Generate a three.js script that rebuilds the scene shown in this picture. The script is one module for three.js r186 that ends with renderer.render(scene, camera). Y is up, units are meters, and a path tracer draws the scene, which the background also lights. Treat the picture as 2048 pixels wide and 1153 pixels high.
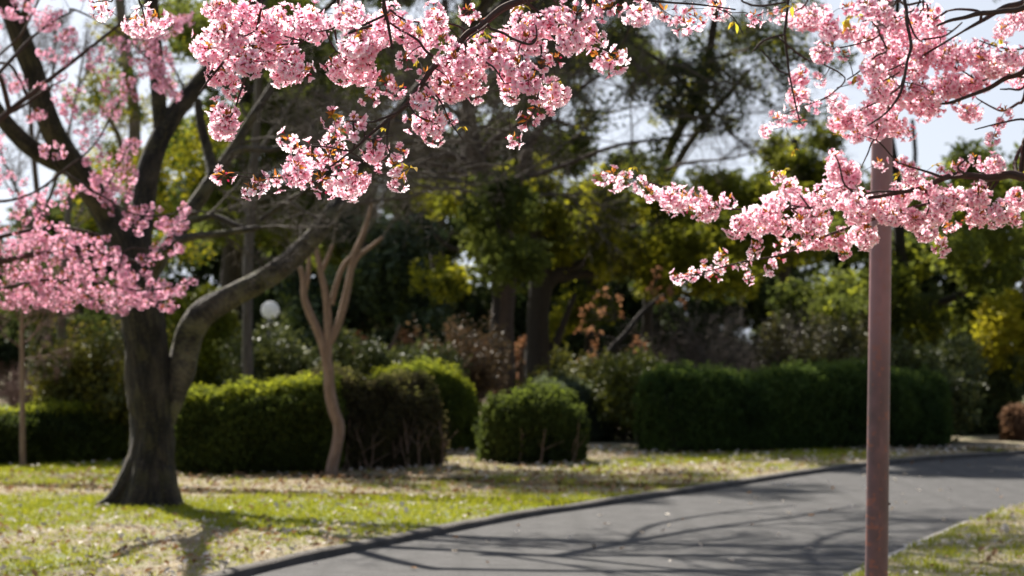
import * as THREE from 'three';
import { mergeGeometries } from 'three/addons/utils/BufferGeometryUtils.js';

// ---------------------------------------------------------------- camera, sky, sun, exposure
const scene = new THREE.Scene();
const F = 4836, EYE = 1.5, PITCH = Math.atan(99.5 / F);
const camera = new THREE.PerspectiveCamera(2 * Math.atan(576.5 / F) * 180 / Math.PI, 16 / 9, 0.1, 900);
camera.position.set(0, EYE, 0);
camera.lookAt(0, EYE + Math.tan(PITCH) * 10, -10);
camera.focus = 7.0; camera.userData.fStop = 5.2;
const SUN = new THREE.Vector3(-0.42, 0.80, -0.90).normalize();
{
  const W = 512, H = 256, data = new Float32Array(W * H * 4);
  for (let j = 0; j < H; j++) for (let i = 0; i < W; i++) {
    const el = ((j + 0.5) / H - 0.5) * Math.PI, az = ((i + 0.5) / W - 0.5) * 2 * Math.PI;
    const x = Math.cos(el) * Math.cos(az), y = Math.sin(el), z = Math.cos(el) * Math.sin(az);
    const up = Math.max(0, y), h = Math.pow(1 - up, 5);
    const c0 = x * SUN.x + y * SUN.y + z * SUN.z, c = Math.max(0, c0), wide = 0.30 * Math.pow(0.5 + 0.5 * c0, 4);
    const glow = wide + 0.08 * Math.pow(c, 6) + 0.25 * Math.pow(c, 30);
    const k = (j * W + i) * 4, below = y < 0 ? 0.45 : 1;
    data[k] = (0.045 + 0.18 * h + glow) * below; data[k + 1] = (0.07 + 0.185 * h + glow) * below; data[k + 2] = (0.125 + 0.175 * h + glow) * below; data[k + 3] = 1;
  }
  const sky = new THREE.DataTexture(data, W, H, THREE.RGBAFormat, THREE.FloatType);
  sky.mapping = THREE.EquirectangularReflectionMapping; sky.magFilter = THREE.LinearFilter; sky.needsUpdate = true;
  scene.background = sky; scene.environment = sky;
}
const sun = new THREE.DirectionalLight(new THREE.Color().setRGB(1, 0.94, 0.84), 5.0);
sun.position.copy(SUN).multiplyScalar(80).add(new THREE.Vector3(0, 0, -22)); sun.target.position.set(0, 0, -22);
sun.castShadow = true; sun.shadow.mapSize.set(4096, 4096);
Object.assign(sun.shadow.camera, { left: -30, right: 30, top: 30, bottom: -30, near: 1, far: 180 });
scene.add(sun, sun.target);
const renderer = new THREE.WebGLRenderer();
renderer.toneMapping = THREE.LinearToneMapping; renderer.toneMappingExposure = 2.55;
renderer.shadowMap.enabled = true;

// ---------------------------------------------------------------- helpers
const V = (x, y, z) => new THREE.Vector3(x, y, z);
const rng = (s) => () => { s = (s + 0x6d2b79f5) | 0; let t = Math.imul(s ^ (s >>> 15), 1 | s); t = (t + Math.imul(t ^ (t >>> 7), 61 | t)) ^ t; return ((t ^ (t >>> 14)) >>> 0) / 4294967296; };
const lerp = THREE.MathUtils.lerp, clamp = THREE.MathUtils.clamp, sstep = THREE.MathUtils.smoothstep;
const SP = Math.sin(PITCH), CP = Math.cos(PITCH);
function at(px, py, d) {            // the point `d` metres in front of the lens that shows at a pixel of the 2048-wide photograph
  const sx = (px - 1024) / F, sy = (576.5 - py) / F, dz = CP - sy * SP;
  return V(sx * d / dz, EYE + (SP + sy * CP) * d / dz, -d);
}
function groundAt(px, py) {         // where the sight line meets the ground
  const sx = (px - 1024) / F, sy = (576.5 - py) / F, dz = CP - sy * SP, k = -EYE / (SP + sy * CP);
  return V(sx * k, 0, -dz * k);
}
// value noise
const hash = (x, y, z) => { let h = Math.imul(x, 374761393) ^ Math.imul(y, 668265263) ^ Math.imul(z, 2147483647 - 1274126177); h = Math.imul(h ^ (h >>> 13), 1274126177); h ^= h >>> 16; return (h >>> 0) / 4294967296; };
function noise(x, y, z = 0, per = 0) {
  const X = Math.floor(x), Y = Math.floor(y), Z = Math.floor(z), f = (t) => t * t * (3 - 2 * t), u = f(x - X), v = f(y - Y), w = f(z - Z);
  const m = per ? (a) => ((a % per) + per) % per : (a) => a, h = (i, j, k) => hash(m(X + i), m(Y + j), Z + k);
  const a = lerp(lerp(h(0, 0, 0), h(1, 0, 0), u), lerp(h(0, 1, 0), h(1, 1, 0), u), v);
  if (z === 0) return a;
  return lerp(a, lerp(lerp(h(0, 0, 1), h(1, 0, 1), u), lerp(h(0, 1, 1), h(1, 1, 1), u), v), w);
}
const fbm = (x, y, z, o = 4) => { let s = 0, a = 0.5; for (let i = 0; i < o; i++) { s += a * noise(x, y, z + 3.1 * i + 0.37); x *= 2.03; y *= 2.03; z *= 2.03; a *= 0.5; } return s / (1 - Math.pow(0.5, o)); };
function dataTex(n, fn, srgb = false, m = n) {
  const d = new Uint8Array(n * m * 4);
  for (let j = 0; j < m; j++) for (let i = 0; i < n; i++) { const c = fn(i / n, j / m, i, j), k = (j * n + i) * 4; for (let q = 0; q < 3; q++) d[k + q] = clamp(Array.isArray(c) ? c[q] : c, 0, 1) * 255; d[k + 3] = 255; }
  const t = new THREE.DataTexture(d, n, m, THREE.RGBAFormat, THREE.UnsignedByteType);
  t.wrapS = t.wrapT = THREE.RepeatWrapping; t.magFilter = THREE.LinearFilter; t.minFilter = THREE.LinearMipmapLinearFilter; t.generateMipmaps = true;
  if (srgb) t.colorSpace = THREE.SRGBColorSpace;
  t.needsUpdate = true; return t;
}
const toS = (c) => c.map((x) => (x <= 0.0031308 ? 12.92 * x : 1.055 * Math.pow(x, 1 / 2.4) - 0.055));
const mix3 = (a, b, t) => [lerp(a[0], b[0], t), lerp(a[1], b[1], t), lerp(a[2], b[2], t)];

// ---------------------------------------------------------------- naming
const used = {};
function numbered(n) { const k = used[n] = (used[n] ?? -1) + 1; return k ? `${n}_${String(k).padStart(3, '0')}` : n; }
function tag(o, label, category, group, kind) { o.userData.label = label; o.userData.category = category; if (group) o.userData.group = group; if (kind) o.userData.kind = kind; return o; }
function thing(name, label, category, pos, group) { const o = new THREE.Group(); o.name = numbered(name); o.position.copy(pos); scene.add(o); return tag(o, label, category, group); }
function shade(m) { m.castShadow = true; m.receiveShadow = true; return m; }
function part(name, geo, mat, parent, kind) {     // geometry in world places, re-based under its thing
  const m = shade(new THREE.Mesh(geo, mat)); m.name = name;
  if (kind) m.userData.kind = kind;
  if (parent) { m.position.copy(parent.position).negate(); parent.add(m); } else scene.add(m);
  return m;
}
function struct(name, geo, mat) { const m = part(numbered(name), geo, mat); m.userData.kind = 'structure'; return m; }
function instanced(name, geo, mat, mats, cols, parent, kind) {
  const m = shade(new THREE.InstancedMesh(geo, mat, mats.length)); m.name = name;
  mats.forEach((x, i) => m.setMatrixAt(i, x)); cols?.forEach((c, i) => m.setColorAt(i, c));
  if (kind) m.userData.kind = kind;
  if (parent) { m.position.copy(parent.position).negate(); parent.add(m); } else scene.add(m);
  return m;
}
const _q = new THREE.Quaternion(), _e = new THREE.Euler();
const place = (p, s, rnd, tilt = Math.PI) => new THREE.Matrix4().compose(p, _q.setFromEuler(_e.set((rnd() - 0.5) * 2 * tilt, rnd() * 6.283, (rnd() - 0.5) * 2 * tilt)).clone(), V(s, s, s));
const lin = (r, g, b) => new THREE.Color().setRGB(r, g, b);

// ---------------------------------------------------------------- tubes: trunks, limbs, twigs
class Wood {
  constructor() { this.p = []; this.n = []; this.u = []; this.i = []; }
  tube(pts, radial = 6, lump = 0, per = 3) {       // pts: [Vector3, radius]
    const P = [];
    for (let s = 0; s < pts.length - 1; s++) {
      const a = pts[Math.max(0, s - 1)], b = pts[s], c = pts[s + 1], d = pts[Math.min(pts.length - 1, s + 2)];
      for (let k = 0; k < per; k++) {
        const t = k / per, t2 = t * t, t3 = t2 * t, w = [-0.5 * t3 + t2 - 0.5 * t, 1.5 * t3 - 2.5 * t2 + 1, -1.5 * t3 + 2 * t2 + 0.5 * t, 0.5 * t3 - 0.5 * t2];
        P.push([V(0, 0, 0).addScaledVector(a[0], w[0]).addScaledVector(b[0], w[1]).addScaledVector(c[0], w[2]).addScaledVector(d[0], w[3]), lerp(b[1], c[1], t)]);
      }
    }
    P.push(pts[pts.length - 1]);
    const base = this.p.length / 3, T = V(0, 0, 0), N = V(0, 0, 0), B = V(0, 0, 0), v = V(0, 0, 0);
    let len = 0; const k0 = hash(base, 7, 3) * 50;
    for (let i = 0; i < P.length; i++) {
      T.subVectors(P[Math.min(i + 1, P.length - 1)][0], P[Math.max(i - 1, 0)][0]).normalize();
      if (i === 0) { N.set(Math.abs(T.x) > 0.8 ? 0 : 1, Math.abs(T.x) > 0.8 ? 1 : 0, 0.13); } else len += P[i][0].distanceTo(P[i - 1][0]);
      N.addScaledVector(T, -N.dot(T)).normalize(); B.crossVectors(T, N);
      for (let j = 0; j <= radial; j++) {
        const a = j / radial * 6.28318, ca = Math.cos(a), sa = Math.sin(a);
        let r = P[i][1];
        if (lump) r *= 1 + lump * (fbm(ca * 1.6 + k0, sa * 1.6, len * 2.2, 3) - 0.5) * 2 + lump * 0.5 * (noise(ca * 6 + k0, sa * 6, len * 9) - 0.5);
        v.copy(N).multiplyScalar(ca).addScaledVector(B, sa);
        this.n.push(v.x, v.y, v.z);
        this.p.push(P[i][0].x + v.x * r, P[i][0].y + v.y * r, P[i][0].z + v.z * r);
        this.u.push(j / radial * Math.max(1, Math.round(6.28 * pts[0][1] / 0.4)), len / 0.4);
      }
    }
    const R = radial + 1;
    for (let i = 0; i < P.length - 1; i++) for (let j = 0; j < radial; j++) { const a = base + i * R + j; this.i.push(a, a + 1, a + R, a + 1, a + R + 1, a + R); }
    const e = P[P.length - 1], last = base + (P.length - 1) * R, tip = this.p.length / 3;
    this.p.push(e[0].x + T.x * e[1] * 0.6, e[0].y + T.y * e[1] * 0.6, e[0].z + T.z * e[1] * 0.6); this.n.push(T.x, T.y, T.z); this.u.push(0.5, len / 0.4);
    for (let j = 0; j < radial; j++) this.i.push(last + j, last + j + 1, tip);
    return this;
  }
  geo(smooth = false) {
    const g = new THREE.BufferGeometry();
    g.setAttribute('position', new THREE.Float32BufferAttribute(this.p, 3)); g.setAttribute('normal', new THREE.Float32BufferAttribute(this.n, 3)); g.setAttribute('uv', new THREE.Float32BufferAttribute(this.u, 2)); g.setIndex(this.i);
    if (smooth) {
      g.computeVertexNormals();                                    // join the seam: vertices in the same place share one normal
      const P = g.attributes.position, N = g.attributes.normal, m = new Map();
      for (let i = 0; i < P.count; i++) { const k = `${Math.round(P.getX(i) * 1e4)},${Math.round(P.getY(i) * 1e4)},${Math.round(P.getZ(i) * 1e4)}`; if (m.has(k)) { const o = m.get(k), v = V(N.getX(i) + N.getX(o), N.getY(i) + N.getY(o), N.getZ(i) + N.getZ(o)).normalize(); N.setXYZ(i, v.x, v.y, v.z); N.setXYZ(o, v.x, v.y, v.z); } else m.set(k, i); }
    }
    return g;
  }
}
// a branch that forks; out collects points on the thin wood
function grow(w, p0, dir, len, r0, level, o, rnd, out) {
  const n = Math.max(3, Math.ceil(len / o.step)), pts = [], d = dir.clone().normalize(), p = p0.clone(), dirs = [];
  for (let i = 0; i <= n; i++) {
    pts.push([p.clone(), r0 * (1 - 0.72 * i / n)]); dirs.push(d.clone());
    if (out && level <= (o.leafLevel ?? 1) && i > 0) out.push(p.clone());
    d.x += (rnd() - 0.5) * o.wander; d.y += (rnd() - 0.5) * o.wander + o.up; d.z += (rnd() - 0.5) * o.wander; d.normalize();
    p.addScaledVector(d, len / n);
  }
  w.tube(pts, r0 > 0.05 ? 9 : r0 > 0.015 ? 6 : 4, r0 > 0.05 ? 0.12 : 0, r0 > 0.02 ? 2 : 1);
  if (level <= 0) return;
  const kids = Math.round(o.kids * (0.7 + 0.6 * rnd()));
  for (let k = 0; k < kids; k++) {
    const t = lerp(o.from ?? 0.25, 0.98, (k + rnd()) / kids), i = Math.min(n, Math.floor(t * n)), b = pts[i], side = V(rnd() - 0.5, rnd() - 0.5, rnd() - 0.5).cross(dirs[i]).normalize(), a = lerp(0.45, 1.05, rnd());
    const nd = dirs[i].clone().multiplyScalar(Math.cos(a)).addScaledVector(side, Math.sin(a));
    nd.y += o.lift ?? 0;
    grow(w, b[0], nd, len * lerp(0.42, 0.72, rnd()) * (1.15 - 0.4 * t), Math.max(o.rmin ?? 0.002, b[1] * lerp(0.5, 0.72, rnd())), level - 1, o, rnd, out);
  }
}

// ---------------------------------------------------------------- materials
const barkTex = dataTex(256, (u, v) => { const a = noise(u * 16, v * 4, 0, 16), b = noise(u * 32 + 5, v * 32, 0, 32), c = 1 - Math.abs(2 * noise(u * 8, v * 2 + 0.5 * a, 0, 8) - 1); return toS(mix3([0.42, 0.36, 0.3], [1, 0.96, 0.9], clamp(0.45 * a + 0.3 * b + 0.4 * (1 - c), 0, 1))); }, true);
const barkBump = dataTex(256, (u, v) => 0.5 * noise(u * 16, v * 4, 0, 16) + 0.25 * noise(u * 32, v * 16, 0, 32) + 0.25 * noise(u * 64, v * 64, 0, 64));
const wood = (r, g, b, bump = 0.012) => new THREE.MeshStandardMaterial({ color: lin(r, g, b), map: barkTex, bumpMap: barkBump, bumpScale: bump, roughness: 0.92 });
const oldTex = dataTex(512, (u, v) => { const p = noise(u * 3, v * 3, 0, 3) * 0.6 + noise(u * 7 + 3, v * 7, 0, 7) * 0.4, a = noise(u * 24, v * 8, 0, 24 * 8), b = noise(u * 60, v * 60, 0, 60), q = noise(u * 5 + 11, v * 5 + 2, 0, 5); let c = mix3([0.10, 0.08, 0.062], [1, 0.92, 0.8], Math.pow(clamp(1.5 * (0.55 * p + 0.3 * a + 0.25 * b) - 0.42, 0, 1), 1.4)); c = mix3(c, [0.75, 0.78, 0.32], 0.4 * sstep(q + 0.5 * (b - 0.5) + 0.3 * (a - 0.5), 0.45, 0.95)); return toS(c); }, true);
oldTex.repeat.set(0.5, 0.5);
const M = {
  oldBark: wood(0.05, 0.04, 0.027, 0.035), cherryBark: wood(0.085, 0.055, 0.046, 0.006), darkBark: wood(0.05, 0.04, 0.032, 0.02), greyBark: wood(0.19, 0.165, 0.14, 0.01),
  tanBark: wood(0.36, 0.25, 0.18, 0.006), paleBark: wood(0.26, 0.22, 0.185, 0.01), twig: wood(0.13, 0.11, 0.092, 0.002), brownTwig: wood(0.13, 0.095, 0.075, 0.002),
};
M.oldBark.map = oldTex; M.oldBark.color = lin(0.125, 0.1, 0.075);
const leafMat = (rough = 0.55, t = 0.42, spec = 0.6) => new THREE.MeshPhysicalMaterial({ color: 0xffffff, roughness: rough, transmission: t, thickness: 0, specularIntensity: spec, side: THREE.DoubleSide, vertexColors: true });
M.petal = new THREE.MeshPhysicalMaterial({ vertexColors: true, roughness: 0.95, transmission: 0.64, thickness: 0, specularIntensity: 0.15, side: THREE.DoubleSide });
M.petalShaded = M.petal.clone(); M.petalShaded.color = lin(0.86, 0.66, 0.77); M.petalPale = M.petal.clone(); M.petalPale.color = lin(1, 1.06, 1.05); M.petalRose = M.petal.clone(); M.petalRose.color = lin(0.99, 0.9, 0.94);  // left tree petals: deeper tint puts their shaded side into the colour
M.leaf = new THREE.MeshPhysicalMaterial({ color: 0xffffff, roughness: 0.9, transmission: 0.58, thickness: 0, specularIntensity: 0.12, side: THREE.DoubleSide });
M.glossLeaf = new THREE.MeshPhysicalMaterial({ color: 0xffffff, roughness: 0.55, transmission: 0.45, thickness: 0, specularIntensity: 0.3, side: THREE.DoubleSide });
M.grass = new THREE.MeshPhysicalMaterial({ color: 0xffffff, roughness: 0.9, transmission: 0.5, thickness: 0, specularIntensity: 0.1, side: THREE.DoubleSide });
M.dry = new THREE.MeshPhysicalMaterial({ color: 0xffffff, roughness: 0.9, transmission: 0.2, thickness: 0, specularIntensity: 0.4, side: THREE.DoubleSide });

// ---------------------------------------------------------------- small leaf and flower shapes
class Faces {
  constructor() { this.p = []; this.c = []; this.i = []; }
  vert(v, c) { this.p.push(v.x, v.y, v.z); this.c.push(...c); return this.p.length / 3 - 1; }
  geo(color = false) { const g = new THREE.BufferGeometry(); g.setAttribute('position', new THREE.Float32BufferAttribute(this.p, 3)); if (color) g.setAttribute('color', new THREE.Float32BufferAttribute(this.c, 3)); g.setIndex(this.i); g.computeVertexNormals(); return g; }
  // a folded, slightly bent leaf from o along d with its face towards n
  leaf(o, d, n, len, wid, c = [1, 1, 1], fold = 0.25, bend = 0.2) {
    const s = V(0, 0, 0).crossVectors(d, n).normalize(), f = (t, w, h) => o.clone().addScaledVector(d, t * len).addScaledVector(s, w * wid).addScaledVector(n, h * wid - bend * len * t * t);
    const a = this.vert(f(0, 0, 0), c), l = this.vert(f(0.42, 0.5, fold), c), m = this.vert(f(0.45, 0, 0), c), r = this.vert(f(0.42, -0.5, fold), c), l2 = this.vert(f(0.75, 0.32, fold * 0.6), c), r2 = this.vert(f(0.75, -0.32, fold * 0.6), c), e = this.vert(f(1, 0, 0), c);
    this.i.push(a, m, l, a, r, m, l, m, l2, m, r, r2, l2, m, e, m, r2, e);
  }
}
const rdir = (rnd) => { const z = rnd() * 2 - 1, a = rnd() * 6.283, s = Math.sqrt(1 - z * z); return V(s * Math.cos(a), z, s * Math.sin(a)); };
function sprig(seed, count, len, leafLen, leafWid, spread = 1) {      // a twiglet of leaves about the origin
  const rnd = rng(seed), f = new Faces();
  for (let k = 0; k < count; k++) {
    const o = V((rnd() - 0.5) * len * 0.35, (k / count - 0.4) * len, (rnd() - 0.5) * len * 0.35), d = rdir(rnd); d.y = d.y * 0.6 + 0.25; d.normalize();
    const n = V(0, 1, 0).addScaledVector(rdir(rnd), 0.8 * spread); n.addScaledVector(d, -n.dot(d)).normalize();
    f.leaf(o, d, n, leafLen * lerp(0.7, 1.2, rnd()), leafWid * lerp(0.8, 1.2, rnd()));
  }
  return f.geo();
}
const SPRIG = { broad: sprig(3, 11, 0.34, 0.12, 0.06), fine: sprig(5, 14, 0.26, 0.07, 0.035), hedge: sprig(7, 13, 0.13, 0.045, 0.024), loose: sprig(11, 8, 0.3, 0.1, 0.05), dry: sprig(13, 7, 0.22, 0.11, 0.06) };

// one cherry flower: axis +y from the top of its stalk; five notched petals, calyx, stamens
function flower(seed, cup, tone) {
  const rnd = rng(seed), f = new Faces(), deep = mix3([0.84, 0.2, 0.36], [0.9, 0.34, 0.48], rnd()), mid = mix3([0.96, 0.50, 0.64], [0.97, 0.67, 0.77], tone), tip = mix3([0.98, 0.76, 0.83], [0.99, 0.93, 0.95], tone);
  for (let k = 0; k < 5; k++) {
    const a = k / 5 * 6.283 + (rnd() - 0.5) * 0.25, L = 0.0155 * lerp(0.88, 1.1, rnd()), W = 0.0118 * lerp(0.85, 1.1, rnd()), th = cup + (rnd() - 0.5) * 0.4, out = V(Math.cos(a), 0, Math.sin(a)), sd = V(-Math.sin(a), 0, Math.cos(a));
    const f2 = (t, w, lift = 0) => { const b = th + 0.35 * t - 0.1, r = L * t; return V(0, 0.006, 0).addScaledVector(out, 0.0016 + r * Math.sin(b)).addScaledVector(V(0, 1, 0), r * Math.cos(b) + lift).addScaledVector(sd, w * W); };
    const cr = (rnd() - 0.5) * 0.003;
    const v = [f.vert(f2(0, 0.1), deep), f.vert(f2(0, -0.1), deep), f.vert(f2(0.5, 0.46, 0.0018), mid), f.vert(f2(0.5, 0, -0.0008), mid), f.vert(f2(0.5, -0.46, 0.0018), mid), f.vert(f2(0.82, 0.5, 0.002 + cr), tip), f.vert(f2(0.86, 0, 0), tip), f.vert(f2(0.82, -0.5, 0.002 - cr), tip), f.vert(f2(1.02, 0.22, cr), tip), f.vert(f2(1.02, -0.22, -cr), tip)];
    for (const t of [[0, 3, 2], [0, 1, 3], [1, 4, 3], [2, 3, 5], [3, 6, 5], [3, 4, 7], [3, 7, 6], [5, 6, 8], [6, 7, 9]]) f.i.push(v[t[0]], v[t[1]], v[t[2]]);
  }
  const red = [0.30, 0.055, 0.05];
  for (let k = 0; k < 5; k++) { const a = k / 5 * 6.283, b = (k + 1) / 5 * 6.283, q = (t, y, r) => f.vert(V(Math.cos(t) * r, y, Math.sin(t) * r), red); const A = q(a, -0.001, 0.0012), B = q(b, -0.001, 0.0012), C = q(a, 0.0075, 0.0029), D = q(b, 0.0075, 0.0029); f.i.push(A, C, B, B, C, D); }
  for (let k = 0; k < 6; k++) { const a = rnd() * 6.283, s = 0.0035 * rnd() + 0.001, t = V(Math.cos(a) * s, 0.0155, Math.sin(a) * s), y = [0.85, 0.62, 0.3], w = [0.95, 0.55, 0.6]; f.i.push(f.vert(V(0.0005, 0.005, 0), w), f.vert(V(-0.0005, 0.005, 0.0003), w), f.vert(t, y)); }
  return f.geo(true);
}
const FLOWERS = [[21, 1.05, 0.2], [22, 0.85, 0.6], [23, 1.2, 0.9], [24, 0.65, 0.4], [25, 1.0, 1], [26, 0.95, 0.0], [27, 1.25, 0.5], [28, 0.4, 0.3]].map((a) => flower(...a));
// one bunch: spur at the origin, stalks fanning out and drooping, small bronze scales at the spur
function bunch(seed, count, size) {
  const rnd = rng(seed), f = new Faces(), list = [];
  for (let k = 0; k < count; k++) {
    const y = 1 - 2 * (k + 0.5) / count, a = k * 2.39996 + rnd(), s = Math.sqrt(1 - y * y), d = V(s * Math.cos(a), y * 0.9 - 0.22, s * Math.sin(a)).addScaledVector(rdir(rnd), 0.28).normalize(), L = size * lerp(0.62, 1.12, rnd());
    const end = d.clone().multiplyScalar(L); end.y -= 0.18 * L * (1 - d.y * d.y);
    const dir = end.clone().normalize().addScaledVector(V(0, -1, 0), 0.25 * rnd()).normalize(), mid = d.clone().multiplyScalar(L * 0.55);
    const c = [0.26, 0.10, 0.055], sd = V(0, 0, 0).crossVectors(dir, V(0.3, 1, 0.2)).normalize().multiplyScalar(0.0007), s2 = V(0, 0, 0).crossVectors(dir, sd).normalize().multiplyScalar(0.0007);
    const A = f.vert(sd, c), B = f.vert(s2, c), C = f.vert(sd.clone().negate(), c), D = f.vert(mid.clone().add(sd), c), E = f.vert(mid.clone().add(s2), c), G = f.vert(mid.clone().sub(sd), c), e = f.vert(end, c);
    f.i.push(A, B, D, B, E, D, B, C, E, C, G, E, D, E, e, E, G, e, G, D, e, A, D, C, D, G, C);
    const m = new THREE.Matrix4().compose(end, new THREE.Quaternion().setFromUnitVectors(V(0, 1, 0), dir).multiply(new THREE.Quaternion().setFromAxisAngle(V(0, 1, 0), rnd() * 6.28)), V(1, 1, 1).multiplyScalar(lerp(0.9, 1.15, rnd())));
    list.push([FLOWERS[rnd() < 0.1 ? 7 : Math.floor(rnd() * 7)], m]);
  }
  const br = 4 + Math.floor(rnd() * 4);
  for (let k = 0; k < br; k++) { const d = rdir(rnd); d.y = Math.abs(d.y) + 0.15; d.normalize(); const n = rdir(rnd); n.addScaledVector(d, -n.dot(d)).normalize(); f.leaf(d.clone().multiplyScalar(0.004), d, n, 0.023 * lerp(0.5, 1.3, rnd()), 0.008, mix3([0.36, 0.11, 0.025], [0.52, 0.27, 0.04], rnd()), 0.4, 0.3); }
  for (let k = 0; k < 1 + seed % 2; k++) {                            // unopened buds
    const d = rdir(rnd); d.y = d.y * 0.5 - 0.4; d.normalize(); const s = V(0, 0, 0).crossVectors(d, V(0.2, 0.3, 1)).normalize(), u = V(0, 0, 0).crossVectors(d, s), e = d.clone().multiplyScalar(size * lerp(0.5, 0.95, rnd())), cb = [0.78, 0.16, 0.32], cs = [0.28, 0.07, 0.05];
    const o = f.vert(V(0, 0, 0), cs), ring = [], a = f.vert(e.clone().addScaledVector(d, 0.012), cb);
    for (let j = 0; j < 5; j++) { const t = j * 1.2566; ring.push(f.vert(e.clone().addScaledVector(d, 0.005).addScaledVector(s, Math.cos(t) * 0.0036).addScaledVector(u, Math.sin(t) * 0.0036), cb)); }
    const c = f.vert(e, cs), o2 = f.vert(s.clone().multiplyScalar(0.0012), cs); f.i.push(o, o2, c);
    for (let j = 0; j < 5; j++) f.i.push(ring[j], ring[(j + 1) % 5], a, ring[(j + 1) % 5], ring[j], c);
  }
  const stalks = f.geo(true), all = mergeGeometries([stalks, ...list.map(([g, m]) => g.clone().applyMatrix4(m))]);
  return { stalks, list, all };
}
const BUNCHES = []; for (let k = 0; k < 10; k++) BUNCHES.push(bunch(100 + k, 14 + (k * 5) % 8, 0.027 + 0.003 * (k % 4)));
const SMALL = []; for (let k = 0; k < 5; k++) SMALL.push(bunch(140 + k, 4 + k % 3, 0.022));

// ================================================================ ground
const toXZ = (l) => l.map(([x, d]) => V(x, 0, -d));
const pxCurve = (l) => l.map(([x, y]) => groundAt(x, y));
const curveL = new THREE.CatmullRomCurve3([...toXZ([[-3.3, -12], [-3.3, 0], [-3.05, 7], [-2.5, 12]]), ...pxCurve([[460, 1148], [560, 1122], [650, 1103], [756, 1082], [863, 1061], [969, 1040], [1075, 1021], [1182, 1006], [1288, 990], [1406, 974], [1513, 957], [1619, 941], [1725, 928], [1832, 917], [1938, 909], [2044, 903]]), ...toXZ([[9.5, 34.6], [14, 36.8], [24, 40], [40, 44]])], false, 'centripetal');
const curveR = new THREE.CatmullRomCurve3([...toXZ([[0.3, -12], [0.2, 0], [0.25, 6], [0.75, 10.5]]), ...pxCurve([[1560, 1205], [1661, 1153], [1778, 1098], [1885, 1052], [1991, 1016], [2048, 1001]]), ...toXZ([[6.4, 24.9], [9.2, 27.8], [14, 31], [24, 35], [40, 39]])], false, 'centripetal');
const NS = 180, LP = curveL.getSpacedPoints(NS), RP = curveR.getSpacedPoints(NS);
const ROAD_Y = -0.05;
function xAt(P, z) { for (let i = 0; i < P.length - 1; i++) if ((P[i].z - z) * (P[i + 1].z - z) <= 0) return lerp(P[i].x, P[i + 1].x, (z - P[i].z) / (P[i + 1].z - P[i].z || 1e-9)); return 99; }
const onLawn = (x, z) => x < xAt(LP, z) - 0.05 - 0.1 * noise(x * 7, z * 7), onVerge = (x, z) => x > xAt(RP, z) + 0.14;
// how green the grass is, 0 straw and litter .. 1 fresh
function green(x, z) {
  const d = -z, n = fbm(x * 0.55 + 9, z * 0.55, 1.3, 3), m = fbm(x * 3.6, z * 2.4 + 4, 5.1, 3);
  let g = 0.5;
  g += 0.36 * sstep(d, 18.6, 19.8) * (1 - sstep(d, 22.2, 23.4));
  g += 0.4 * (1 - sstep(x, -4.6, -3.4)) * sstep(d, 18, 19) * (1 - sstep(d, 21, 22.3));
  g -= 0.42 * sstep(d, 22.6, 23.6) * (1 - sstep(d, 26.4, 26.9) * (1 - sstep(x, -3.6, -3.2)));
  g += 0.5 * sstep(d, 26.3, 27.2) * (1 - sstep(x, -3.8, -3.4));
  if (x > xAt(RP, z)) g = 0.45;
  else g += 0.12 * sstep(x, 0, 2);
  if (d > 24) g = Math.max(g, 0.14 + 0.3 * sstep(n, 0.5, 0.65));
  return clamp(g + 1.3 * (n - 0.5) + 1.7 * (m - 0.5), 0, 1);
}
const soil = [0.13, 0.095, 0.058], straw = [0.30, 0.235, 0.14], moss = [0.105, 0.135, 0.035];
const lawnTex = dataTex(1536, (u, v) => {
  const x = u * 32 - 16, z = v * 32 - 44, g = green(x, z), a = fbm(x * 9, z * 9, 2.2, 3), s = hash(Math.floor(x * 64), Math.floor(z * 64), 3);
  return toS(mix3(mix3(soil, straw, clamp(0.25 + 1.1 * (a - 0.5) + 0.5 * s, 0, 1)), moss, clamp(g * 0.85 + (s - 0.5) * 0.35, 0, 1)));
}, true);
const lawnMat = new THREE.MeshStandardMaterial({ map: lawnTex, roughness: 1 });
const asphaltTex = dataTex(512, (u, v, i, j) => { const s = hash(i, j, 1), a = noise(u * 8, v * 8, 0, 8), b = noise(u * 64, v * 64, 0, 64); const k = 0.050 + 0.045 * (s - 0.5) + 0.03 * (a - 0.5) + 0.03 * (b - 0.5) + (s > 0.965 ? 0.09 : 0); return toS([k * 1.03, k * 0.985, k * 0.98]); }, true);
const asphaltBump = dataTex(512, (u, v, i, j) => 0.5 * hash(i, j, 4) + 0.5 * noise(u * 128, v * 128, 0, 128));
M.asphalt = new THREE.MeshPhysicalMaterial({ specularIntensity: 0.45, map: asphaltTex, bumpMap: asphaltBump, bumpScale: 0.004, roughness: 0.92 });
M.kerb = new THREE.MeshStandardMaterial({ color: lin(0.11, 0.1, 0.09), map: barkTex, bumpMap: asphaltBump, bumpScale: 0.006, roughness: 0.95 });
M.edging = new THREE.MeshStandardMaterial({ color: lin(0.30, 0.275, 0.25), map: asphaltTex, roughness: 0.95 });
M.edging.map = dataTex(128, (u, v, i, j) => 0.75 + 0.25 * hash(i, j, 9) * noise(u * 8, v * 8, 0, 8) * 1.6);
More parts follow.
